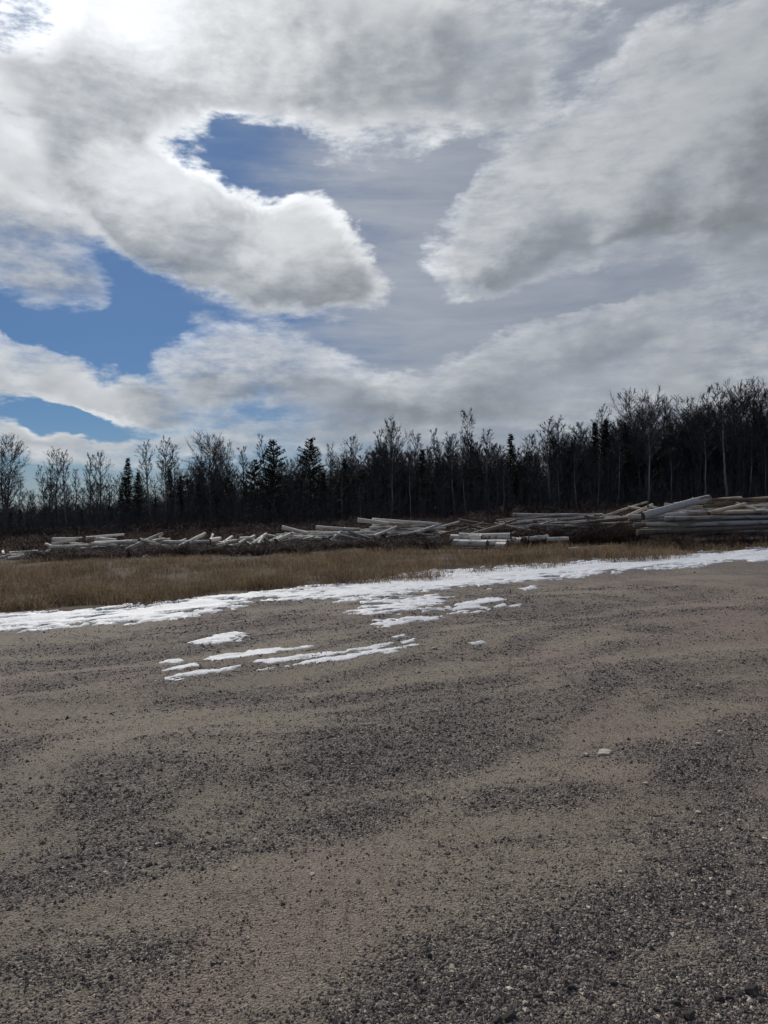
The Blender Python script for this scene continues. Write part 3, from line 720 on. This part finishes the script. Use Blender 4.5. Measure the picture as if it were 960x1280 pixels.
# tall grey pile on the right
G1 = 'logs of the tall grey right pile'
GB = (GREYLOG, GREYLOG, GREYLOG, BROWNLOG, TANLOG)
stack(800, 1010, 27.0, (7, 6, 6, 5, 4, 3), 0.20, 'long weathered grey log, left half of the tall right pile', G1+' left', 6.2, jit=0.35, barks=GB, name='grey_log', tiltj=0.012, yaw=0.035)
stack(960, 1200, 27.0, (7, 6, 6, 5, 4, 3), 0.20, 'long weathered grey log, right half of the tall right pile', G1+' right', 7.0, jit=0.35, barks=GB, name='grey_log', tiltj=0.012, yaw=0.035)
lean(804, 645, 887, 623, 25.9, 26.5, 0.27, 'thick grey log slanting up the left end of the tall right pile', taper=1.0, bark=GREYLOG, name='grey_log')
lean(886, 642, 931, 630, 26.3, 26.8, 0.15, 'slim tan log slanting on top of the tall right pile', bark=TANLOG, name='tan_log')
TB = (TANLOG, TANLOG, LOGBARK, LOGBARK, GREYLOG, BROWNLOG)
stack(745, 880, 33.5, (7, 6, 6, 5, 3), 0.19, 'pale sunlit log on the pile behind the slanting grey log', 'logs on the pale pile behind the right pile', 4.0, jit=0.4, barks=TB, name='pale_log')
stack(840, 1060, 36.0, (7, 6, 6, 5, 5, 4, 3), 0.21, 'tan sunlit log on the high pile at the far right', 'logs on the high far right pile', 5.8, jit=0.7, barks=TB, name='tan_log')
# low brown pile in the middle right
BB = (BROWNLOG, BROWNLOG, GREYLOG, GREYLOG, GREYLOG)
stack(650, 810, 30.6, (8, 7, 6, 6, 5), 0.15, 'dull brown log in the low pile behind dark brambles', 'logs of the low brown pile', 4.2, jit=0.5, barks=BB, name='brown_log', tiltj=0.03)
stack(565, 690, 35.0, (7, 6, 4), 0.16, 'thin pale log in the low row behind the brown pile', 'logs of the row behind the brown pile', 3.2, jit=0.7, barks=(TANLOG, GREYLOG, BROWNLOG, BROWNLOG), name='pale_log')
stack(615, 770, 39.0, (8, 7, 6, 5, 3), 0.18, 'pale sunlit log in the farthest row behind the brown pile', 'logs of the farthest row', 4.6, jit=0.7, barks=(TANLOG, TANLOG, GREYLOG, BROWNLOG), name='pale_log')
# short bolts at the front
def bolt(px, py, d, L, dia, ang, label, tilt=0.0):
    p = at(px, d, py)
    if py is None: p[2] += 0.03+dia/2
    v = np.array([math.cos(ang), math.sin(ang), tilt]); log(p-v*L/2, p+v*L/2, dia, label, 'short thick birch bolts', 0.97)
bolt(588, 679, 27.0, 1.5, 0.25, -0.75, 'short birch log at the bottom left of the small front stack')
bolt(612, 679, 27.0, 1.5, 0.27, -0.7, 'thick birch log at the bottom of the small stack, dark end out')
bolt(606, 670, 27.3, 2.0, 0.25, -0.5, 'longest white birch log topping the small front stack')
bolt(583, 672, 27.6, 1.3, 0.22, -0.6, 'short birch log at the upper left of the small stack')
bolt(641, 676, 27.5, 1.0, 0.24, -1.0, 'dark-ended short log at the right of the small front stack')
bolt(627, 682, 26.4, 0.45, 0.22, -0.9, 'stubby birch block lying before the small stack')
log(at(590, 27.9, 668), at(632, 27.4, 656), 0.15, 'slim brown log slanting over the top of the small stack', None, 0.9, 'brown_log', BROWNLOG)
bolt(652, 674, 27.4, 0.8, 0.18, 0.2, 'thin birch bolt just right of the small front stack')
bolt(671, 673, 27.2, 0.9, 0.2, 0.25, 'short birch bolt in the grass left of the brambles', 0.06)
bolt(697, 674, 26.9, 0.8, 0.17, 0.1, 'thin brownish bolt in the grass before the low brown pile')
bolt(715, None, 24.6, 0.45, 0.07, 0.5, 'small pale split stick lying in the dead grass')
bolt(885, None, 22.0, 0.75, 0.05, 0.1, 'small pale stick in the grass before the tall pile')
bolt(945, None, 22.4, 0.7, 0.05, 0.0, 'small pale stick in the grass at the far right')
# middle rows
GM = 'logs of the middle rows'
stack(440, 560, 35.5, (7, 6, 5, 4, 2), 0.17, 'white birch log in the right half of the middle pile', GM+' right', 3.4, jit=0.6, yaw=0.16, barks=(None, None, None, GREYLOG, BROWNLOG))
stack(375, 490, 35.0, (7, 6, 4, 2), 0.16, 'birch log in the left half of the middle pile', GM+' left', 2.8, jit=0.6, ang=-0.12, yaw=0.22, barks=(None, None, None, GREYLOG, BROWNLOG))
stack(330, 420, 34.5, (5, 4, 2), 0.16, 'thin birch log at the low left end of the middle pile', GM+' end', 2.0, jit=0.5, ang=0.1, yaw=0.35, barks=(None, None, GREYLOG, BROWNLOG))
for a_ in ((352, 659, 385, 667, 33.6, 33.8, .19), (447, 650, 505, 656, 35.2, 34.9, .20), (465, 650, 548, 655, 35.6, 35.4, .2), (395, 659, 450, 662, 34.6, 34.4, .18)):
    lean(*a_, 'white birch log lying askew on top of the middle pile', 'askew logs on the middle pile')
# the small scatter between
GS = 'short logs scattered between the piles'
for a_ in ((262, 676, 275, 673, 33, 34), (276, 680, 290, 671, 33, 34.5), (298, 680, 318, 670, 33, 35), (312, 683, 333, 668, 32.6, 34.5), (323, 681, 328, 671, 33, 34), (336, 678, 352, 670, 33, 34), (345, 676, 372, 665, 33, 34.5), (300, 674, 312, 673, 34, 34), (270, 683, 284, 679, 32.6, 33), (360, 675, 378, 672, 33, 33.3), (285, 684, 300, 681, 32.5, 33)):
    lean(*a_, random.uniform(.15, .22), 'short birch log in the loose scatter left of the middle pile', GS)
# left pile
GL = 'logs of the left pile'
stack(60, 240, 34.2, (6, 5, 3), 0.18, 'birch log among the heap of the left pile', GL, 2.9, jit=0.8, yaw=0.25, barks=(None, None, GREYLOG, BROWNLOG))
for px0, py0, px1, py1, d0, d1, dia, lb in (
    (157, 688, 203, 667, 32.2, 33.6, .24, 'thick white log slanting steeply up out of the left pile'),
    (214, 691, 257, 667, 32.0, 33.8, .24, 'thick white log rising to the right end of the left pile'),
    (262, 680, 266, 668, 33.0, 34.0, .20, 'short upright-leaning log at the right tip of the left pile'),
    (205, 686, 232, 674, 32.8, 33.8, .18, 'thin white log just left of the long rising one'),
    (112, 672, 155, 668, 33.8, 34.6, .15, 'thin pole lying across the top of the left pile'),
    (66, 674, 103, 673, 34.0, 34.0, .20, 'white log along the top left of the left pile'),
    (65, 680, 95, 675, 33.4, 33.6, .20, 'white log slanting at the upper left of the left pile'),
    (62, 684, 112, 682, 32.8, 33.0, .20, 'long pale log along the left of the left pile'),
    (108, 673, 146, 675, 33.6, 33.5, .21, 'dark-ended log in the middle top of the left pile'),
    (118, 679, 165, 677, 33.0, 33.0, .21, 'white log in the middle of the left pile'),
    (145, 679, 200, 675, 33.2, 33.8, .25, 'thick long white log under the slanting one'),
    (178, 678, 213, 674, 33.5, 33.6, .20, 'pale log with dark lower side right of the slanting one'),
    (10, 702, 30, 695, 31.4, 31.8, .17, 'small outlying log at the far left end of the left pile'),
    (28, 697, 52, 692, 32.0, 32.2, .16, 'grey outlying log low at the left of the left pile'),
    (45, 702, 62, 688, 31.4, 32.2, .16, 'short log slanting in the brambles left of the left pile'),
    (68, 694, 88, 692, 32.0, 32.0, .16, 'pale short log low in the brambles under the left pile'),
    (170, 690, 182, 683, 32.4, 33.0, .18, 'short stubby log below the thick slanting log'),
    (225, 690, 250, 680, 32.6, 33.4, .15, 'slim log below the thick rising log at the right')):
    lean(px0, py0, px1, py1, d0, d1, dia*0.85, lb, 'single logs of the left pile', 0.72)

# loose logs thrown over the heaps
def heap(n, pa, pb, da, db, dia, length, hmax, label, group, barks, yaw=0.5, name='birch_log'):
    for k in range(n):
        px = pa+(pb-pa)*(k+random.random())/n; c = at(px, random.uniform(da, db)); a = random.gauss(0, yaw); L = length*random.uniform(.5, 1.1)
        v = np.array([math.cos(a), math.sin(a)])*L/2; dd = dia*random.uniform(.65, 1.2)
        e0, e1 = c[:2]-v, c[:2]+v
        z0 = dd*0.45+hmax*random.uniform(0, 0.55); z1 = min(dd*0.45+hmax*random.uniform(0.3, 1.0), z0+0.35*L)
        if random.random() < 0.5: z0, z1 = z1, z0
        w = (', rising to the left' if z0 > z1+0.15 else ', rising to the right' if z1 > z0+0.15 else ', lying level')
        log([*e0, gz(*e0)+z0], [*e1, gz(*e1)+z1], dd, label+w, group+w, random.uniform(.55, .9), name, random.choice(barks))
WB = (None, None, None, None, GREYLOG)
heap(20, 70, 255, 32.8, 35.0, 0.15, 2.0, 0.55, 'thin birch log thrown askew over the left pile', 'loose logs over the left pile', WB, 0.7)
heap(9, 2, 75, 31.8, 34.0, 0.14, 1.5, 0.25, 'thin outlying birch log left of the left pile', 'outlying logs of the left pile', WB, 0.6)
heap(12, 265, 350, 32.8, 35.0, 0.14, 1.1, 0.35, 'stubby birch log scattered between left and middle piles', 'stubby scattered logs', WB, 0.8)
heap(30, 350, 556, 33.6, 36.6, 0.14, 2.1, 0.75, 'thin birch log thrown askew over the middle pile', 'loose logs over the middle pile', WB, 0.55)
heap(22, 575, 760, 34.0, 40.0, 0.14, 2.4, 0.75, 'thin pale log thrown askew behind the low brown pile', 'loose logs behind the brown pile', (TANLOG, BROWNLOG, BROWNLOG, GREYLOG), 0.4, 'pale_log')
heap(14, 640, 800, 29.6, 31.4, 0.12, 2.2, 0.85, 'thin dull log thrown askew over the low brown pile', 'loose logs over the brown pile', (BROWNLOG, GREYLOG, GREYLOG, TANLOG), 0.35, 'brown_log')
heap(16, 780, 990, 33.0, 36.5, 0.15, 3.0, 1.35, 'thin tan log thrown askew over the high far right pile', 'loose logs over the far right pile', (TANLOG, TANLOG, None, GREYLOG), 0.3, 'tan_log')
# ------------------------------------------------------------------ trees
def rot_about(v, k, a):
    return v*math.cos(a)+np.cross(k, v)*math.sin(a)+k*np.dot(k, v)*(1-math.cos(a))
def bare_tree(seed, bark, cb=0.35, spread=0.26, nb=26, up_=0.75, stems=1, tw=5, rtr=0.014):
    """unit height bare hardwood: (trunk mesh, crown mesh)"""
    g = np.random.default_rng(seed); T = MB(); C = MB(); A, B, R = [], [], []
    for sidx in range(stems):
        n = 9; zz = np.linspace(0, 1, n)
        wig = np.cumsum(g.normal(0, 0.007, (n, 2)), 0)
        if stems > 1:
            a0 = sidx*2*PI/stems+g.uniform(0, 1); wig = wig+np.stack([np.cos(a0)*zz*0.10, np.sin(a0)*zz*0.10], 1)
        top = 1.0 if sidx == 0 else g.uniform(.8, .97)
        pts = np.stack([wig[:, 0], wig[:, 1], zz*top], 1)
        rad = rtr*(1-zz*0.93); rad[0] *= 1.35
        T.tube(pts, rad, 6)
        for b in range(nb):
            t = cb+(0.985-cb)*((b+g.uniform(0, 1))/nb)
            p = np.array([np.interp(t*top, pts[:, 2], pts[:, i]) for i in range(3)])
            a = b*2.4+g.uniform(-.5, .5)
            prof = math.sin(PI*min(1, (t-cb)/(1-cb)*0.78+0.22))**0.7
            ln = spread*(0.35+0.65*prof)*g.uniform(.65, 1.2)
            d = np.array([math.cos(a), math.sin(a), up_*g.uniform(.7, 1.5)]); d /= np.linalg.norm(d)
            q = [p]; dd = d.copy()
            for k in range(4):
                q.append(q[-1]+dd*ln/4); dd = dd+np.array([0, 0, 0.16])+g.normal(0, 0.13, 3); dd /= np.linalg.norm(dd)
            q = np.array(q); rb = rtr*0.42*(1-t*0.55)
            C.tube(q, np.linspace(rb, rb*0.22, 5), 4)
            for s_ in range(8):
                f = g.uniform(0.25, 1.0); k = min(3, int(f*4)); qq = q[k]+(q[k+1]-q[k])*(f*4-k)
                d2 = (q[k+1]-q[k])/np.linalg.norm(q[k+1]-q[k])+g.normal(0, 0.5, 3)+np.array([0, 0, 0.3]); d2 /= np.linalg.norm(d2)
                l2 = ln*g.uniform(.28, .55)*(1.2-0.5*f); e2 = qq+d2*l2
                C.tube([qq, qq+d2*l2*.5+g.normal(0, .003, 3), e2], [rb*0.34, rb*0.24, rb*0.1], 3)
                for w in range(tw+2):
                    f2 = g.uniform(.3, 1); d3 = d2+g.normal(0, 0.6, 3)+np.array([0, 0, .25]); d3 /= np.linalg.norm(d3)
                    A.append(qq+d2*l2*f2); B.append(A[-1]+d3*l2*g.uniform(.3, .7)); R.append(0.0014)
    C.cones(A, B, np.array(R))
    return T.build('trunk', [bark], True), C.build('crown', [TWIG])
def conifer(seed, width=0.17, cb=0.06, whorls=58, irregular=0.0, dens_=0.62, droop=0.3):
    g = np.random.default_rng(seed); T = MB(); C = MB(); A, B, R = [], [], []
    zz = np.linspace(0, 1, 7); T.tube(np.stack([np.cumsum(g.normal(0, .003, 7)), np.cumsum(g.normal(0, .003, 7)), zz], 1), 0.013*(1-zz*.95), 6)
    for w in range(whorls):
        t = cb+(1-cb)*(w+g.uniform(-.3, .3))/whorls; t = min(max(t, cb), .99)
        prof = (1-t)**0.85 if not irregular else math.sin(PI*min(1, 0.12+0.88*(t-cb)/(1-cb)))**.6
        for b in range(6):
            if g.uniform() < irregular*0.35: continue
            a = g.uniform(0, 2*PI); ln = width*prof*g.uniform(.6, 1.15)+0.012
            d = np.array([math.cos(a), math.sin(a), -droop*(1-t)+0.25*t+(0.35 if irregular else 0)]); p = np.array([0, 0, t])
            e = p+d*ln; C.tube([p, p+d*ln*.5+np.array([0, 0, .004]), e], [0.003, 0.002, 0.0008], 3)
            m = int((7+ln*95)*dens_)
            f = g.uniform(0.12, 1, m)[:, None]
            q0 = p+d*ln*f+g.normal(0, 0.004, (m, 3))
            v = d[None]*0.6+g.normal(0, 0.65, (m, 3))-np.array([0, 0, .12]); v /= np.linalg.norm(v, axis=1)[:, None]
            A.append(q0); B.append(q0+v*g.uniform(.014, .036, (m, 1))); R.append(np.full(m, 0.0048))
    A.append(np.array([[0, 0, .95]])); B.append(np.array([[0, 0, 1.01]])); R.append(np.array([.004]))
    C.cones(np.concatenate(A), np.concatenate(B), np.concatenate(R))
    return T.build('trunk', [DARKBARK], True), C.build('crown', [NEEDLE])
KIND = {
 'tall': [bare_tree(401, GREYBARK, .45, .17, 24, 1.1), bare_tree(402, PALEBARK, .5, .15, 22, 1.0), bare_tree(403, GREYBARK, .4, .20, 24, 1.0), bare_tree(407, GREYBARK, .38, .15, 26, 1.3)],
 'round': [bare_tree(404, GREYBARK, .30, .30, 30, .75, 2, 5), bare_tree(405, GREYBARK, .35, .27, 34, .9, 1, 7), bare_tree(408, GREYBARK, .32, .24, 22, 1.0, 3, 5)],
 'bushy': [bare_tree(406, GREYBARK, .12, .20, 44, 1.0, 1, 7), bare_tree(409, GREYBARK, .10, .17, 30, 1.2, 2, 7), bare_tree(410, PALEBARK, .2, .16, 36, 1.1, 1, 6)],
 'spruce': [conifer(501, .15), conifer(502, .19, .04, 54), conifer(503, .22, .03, 50, 0, .75)],
 'pine': [conifer(504, .20, .22, 22, .8, 1.6), conifer(505, .17, .16, 26, .6, 1.6)],
}
NAMES = {'tall': 'bare_tree', 'round': 'bare_tree', 'bushy': 'bare_tree', 'spruce': 'spruce_tree', 'pine': 'pine_tree'}
def tree(kind, px, depth, h, label, group=None, wide=1.0, which=None):
    p = at(px, depth)
    o = link(NAMES[kind], None, label=label, category='tree', group=group)
    o.location = (p[0], p[1], gz(p[0], p[1])-0.08); o.rotation_euler = (random.gauss(0, .02), random.gauss(0, .02), random.uniform(0, 6.28)); o.scale = (h*wide, h*wide, h)
    o.empty_display_size = 0.05
    a, b = KIND[kind][random.randrange(len(KIND[kind])) if which is None else which]
    link('trunk', a, o); link('crown', b, o)
def top_h(px, py, depth):
    p = at(px, depth, py); return p[2]-gz(p[0], p[1])+0.08
SKX = [-80, 0, 30, 60, 120, 160, 200, 260, 300, 345, 388, 430, 488, 540, 580, 620, 660, 700, 750, 805, 850, 900, 960, 1040]
SKY_ = [565, 562, 588, 577, 578, 584, 566, 561, 576, 562, 562, 568, 546, 556, 538, 551, 554, 539, 531, 509, 520, 498, 499, 497]
def skyline(px): return float(np.interp(px, SKX, SKY_))
def front(px): return float(np.interp(px, [0, 200, 500, 700, 960], [78, 82, 84, 88, 84]))
# trees that stand out on the skyline
for kind, px, py, dd, wd, lb in (
    ('round', 4, 550, 0, .8, 'bare tree with a dense dark crown at the left edge of the picture'),
    ('tall', 72, 565, 6, 1, 'slim bare tree, left of a pair above the left log pile'),
    ('tall', 84, 568, 4, 1, 'slim bare tree, right of a pair above the left log pile'),
    ('tall', 112, 571, 7, 1, 'thin bare tree left of the lone pointed spruce'),
    ('tall', 127, 569, 5, 1, 'thin bare tree nearest the lone pointed spruce on its left'),
    ('spruce', 159, 572, 1, .85, 'lone pointed dark spruce rising above bare trees on the left'),
    ('spruce', 173, 590, 2, 1.1, 'smaller spruce tucked against the right of the lone pointed one'),
    ('tall', 190, 556, 3, 1, 'tall bare tree just right of the lone pointed spruce'),
    ('tall', 205, 551, 5, 1.1, 'tallest bare tree between the pointed spruce and the round crown'),
    ('tall', 221, 560, 4, 1, 'slim bare tree left of the round bare crown'),
    ('round', 264, 549, 2, .9, 'bare tree with a full round twiggy crown on the left'),
    ('round', 282, 556, 6, .7, 'narrower bare tree against the right of the round crown'),
    ('tall', 306, 562, 5, 1.2, 'bare tree between the round crown and the dark pines'),
    ('pine', 318, 575, 1, .9, 'small dark pine left of the two tall pines'),
    ('pine', 344, 552, 2, .95, 'left of the two tall dark pines in the middle left'),
    ('bushy', 338, 549, 6, .9, 'twiggy bare tree behind the left tall dark pine'),
    ('pine', 388, 549, 1, 1.0, 'right and fuller of the two tall dark pines'),
    ('spruce', 405, 590, 0, 1.2, 'short broad spruce at the foot of the fuller pine'),
    ('tall', 416, 558, 7, 1, 'pale slim bare tree just right of the fuller dark pine'),
    ('tall', 440, 549, 6, 1.1, 'slim bare tree with feathery top left of picture centre'),
    ('spruce', 432, 572, 1, .9, 'dark spruce below the feathery bare tree near the centre'),
    ('round', 488, 533, 2, .8, 'high bare crown just above the picture centre of the woods'),
    ('tall', 474, 542, 6, 1, 'slim bare tree left of the high central crown'),
    ('tall', 520, 546, 5, 1, 'slim bare tree between the central crown and the tallest spire'),
    ('spruce', 527, 562, 1, 1, 'dark spruce just right of the central bare crown'),
    ('tall', 546, 540, 6, 1, 'bare tree left of the tall bare spire'),
    ('bushy', 581, 517, 3, .8, 'tall narrow bare spire sticking up above the middle of the woods'),
    ('bushy', 570, 545, 1, 1, 'twiggy bare tree at the left foot of the tall spire'),
    ('bushy', 612, 540, 3, 1, 'twiggy bare tree right of the tall narrow spire'),
    ('spruce', 641, 542, 3, 1, 'dark spruce top in the dense wood right of the spire'),
    ('bushy', 665, 546, 2, 1, 'bushy bare tree in the low dip of the skyline'),
    ('tall', 690, 527, 3, 1.2, 'first bare tree where the skyline rises to the right'),
    ('tall', 704, 528, 5, 1.1, 'second bare tree where the skyline rises to the right'),
    ('bushy', 722, 532, 4, 1, 'bushy bare tree before the paired spruce tops'),
    ('spruce', 746, 528, 4, .9, 'left of the paired dark spruce tops on the right'),
    ('spruce', 757, 524, 5, 1, 'right of the paired dark spruce tops on the right'),
    ('tall', 755, 512, 9, 1, 'wispy bare treetop behind the paired spruces'),
    ('spruce', 783, 528, 3, 1, 'dark spruce under the big round crown on the right'),
    ('round', 806, 494, 4, .85, 'large round bare crown standing out on the right skyline'),
    ('round', 830, 508, 6, .7, 'bare crown against the right of the large round one'),
    ('round', 872, 504, 3, .9, 'broad dense bare crown between the two highest on the right'),
    ('bushy', 900, 484, 3, 1.0, 'highest bare tree on the right, left of the last pair'),
    ('round', 924, 484, 4, .8, 'highest dense crown near the right edge'),
    ('round', 955, 487, 3, .9, 'bare tree cut off by the right edge of the picture')):
    tree(kind, px, front(px)+dd, top_h(px, py, front(px)+dd), lb, 'trees that stand out on the skyline', wd)
# pale trunks at the wood's edge
for px, dd, h in ((427, -1, 6), (451, 0, 5), (490, -2, 8), (514, -1, 6.5), (583, -3, 7), (630, -2, 6), (700, -2, 6.5), (722, -3, 7), (746, -4, 6), (771, -3, 8), (809, -5, 9.5), (838, -2, 7), (880, -4, 9), (911, -4, 11), (935, -2, 8), (957, -3, 7)):
    tree('tall', px, front(px)+dd, h, 'pale thin trunk at the front edge of the woods '+zone(px), 'pale trunks at the wood edge '+zone(px), 1.0, 1)
# the body of the wood
def fill(n, kinds, wts, d0, d1, lo, hi, label, group, pa=-110, pb=1070):
    for k in range(n):
        px = pa+(pb-pa)*(k+random.random())/n; kd = random.choices(kinds, wts)[0]
        dep = front(px)+random.uniform(d0, d1)
        h = top_h(px, skyline(px)+random.uniform(lo, hi), dep)
        tree(kd, px, dep, max(h, 2.0), label[kd]+' '+zone(px), group[kd]+' '+zone(px), random.uniform(.9, 1.2))
LB = {'tall': 'slim bare tree of the woods', 'round': 'spreading bare tree of the woods', 'bushy': 'twiggy bare tree of the woods',
      'spruce': 'small dark spruce of the woods', 'pine': 'dark pine of the woods'}
GR = {'tall': 'slim bare trees of the wood', 'round': 'spreading bare trees of the wood', 'bushy': 'twiggy bare trees of the wood', 'spruce': 'spruces of the wood', 'pine': 'pines of the wood'}
fill(84, ('tall', 'bushy', 'round'), (4, 3, 2), 4, 26, 6, 40, LB, GR)
fill(64, ('bushy', 'round', 'tall'), (4, 4, 2), 3, 20, 3, 30, LB, GR, 420, 1070)
fill(60, ('bushy', 'tall', 'spruce'), (4, 3, 2), -1, 8, 24, 66, LB, GR, 380, 1070)
fill(70, ('bushy', 'spruce', 'pine'), (4, 3, 1), 10, 40, 30, 60, LB, GR, 300, 1070)
fill(34, ('pine', 'spruce'), (2, 1), 2, 16, 26, 60, LB, GR, 225, 600)
fill(66, ('bushy', 'tall'), (3, 2), 5, 24, 5, 26, LB, GR, 225, 720)
fill(100, ('spruce',), (1,), 0, 12, 50, 85, LB, GR)
fill(44, ('bushy', 'spruce'), (1, 2), 8, 26, 60, 88, LB, GR, -110, 330)
fill(34, ('bushy', 'spruce', 'pine'), (3, 3, 1), 1, 18, 22, 58, LB, GR, -100, 330)
# farther wood behind, one mass
mb = MB(); g = np.random.default_rng(77); n = 13000
px = g.uniform(-260, 1220, n); dep = g.uniform(106, 150, n)
x = (px-480)/F*dep; z = terrain(x, dep)
hh = (np.interp(px, SKX, SKY_)); hh = (632-hh)/F*dep*g.uniform(.2, .78, n)*np.interp(px, [150, 380], [.62, 1.0])+1.6
A = np.stack([x, dep, z-0.2], 1); B = A+np.stack([g.normal(0, .35, n), g.normal(0, .35, n), hh], 1)
mb.cones(A, B, g.uniform(.03, .08, n))
m2 = 110000; k = g.integers(0, n, m2); f = g.uniform(.15, .95, m2)[:, None]
A2 = A[k]+(B[k]-A[k])*f; B2 = A2+np.stack([g.normal(0, .8, m2), g.normal(0, .8, m2), g.uniform(.2, 1.2, m2)], 1)
mb.cones(A2, B2, 0.028)
link('distant_woods', mb.build('distant_woods', [TWIG]), kind='stuff', label='farther dark mass of bare trees behind the wood edge', category='woods')
# saplings and undergrowth along the wood's foot
mb = MB(); n = 9000; px = g.uniform(-200, 1160, n); dep = np.interp(px, [0, 200, 500, 700, 960], [78, 82, 84, 88, 84])+g.uniform(-6, 14, n)
x = (px-480)/F*dep; z = terrain(x, dep)
A = np.stack([x, dep, z-.1], 1); B = A+np.stack([g.normal(0, .4, n), g.normal(0, .4, n), g.uniform(.7, 4.6, n)*np.interp(px, [150, 380], [.8, 1.25])], 1)
mb.cones(A, B, g.uniform(.012, .035, n))
m2 = 60000; k = g.integers(0, n, m2); f = g.uniform(.2, .95, m2)[:, None]
A2 = A[k]+(B[k]-A[k])*f; B2 = A2+np.stack([g.normal(0, .35, m2), g.normal(0, .35, m2), g.uniform(.1, .8, m2)], 1)
mb.cones(A2, B2, 0.018)
link('undergrowth', mb.build('undergrowth', [TWIG]), kind='stuff', label='dark tangle of saplings along the foot of the woods', category='undergrowth')
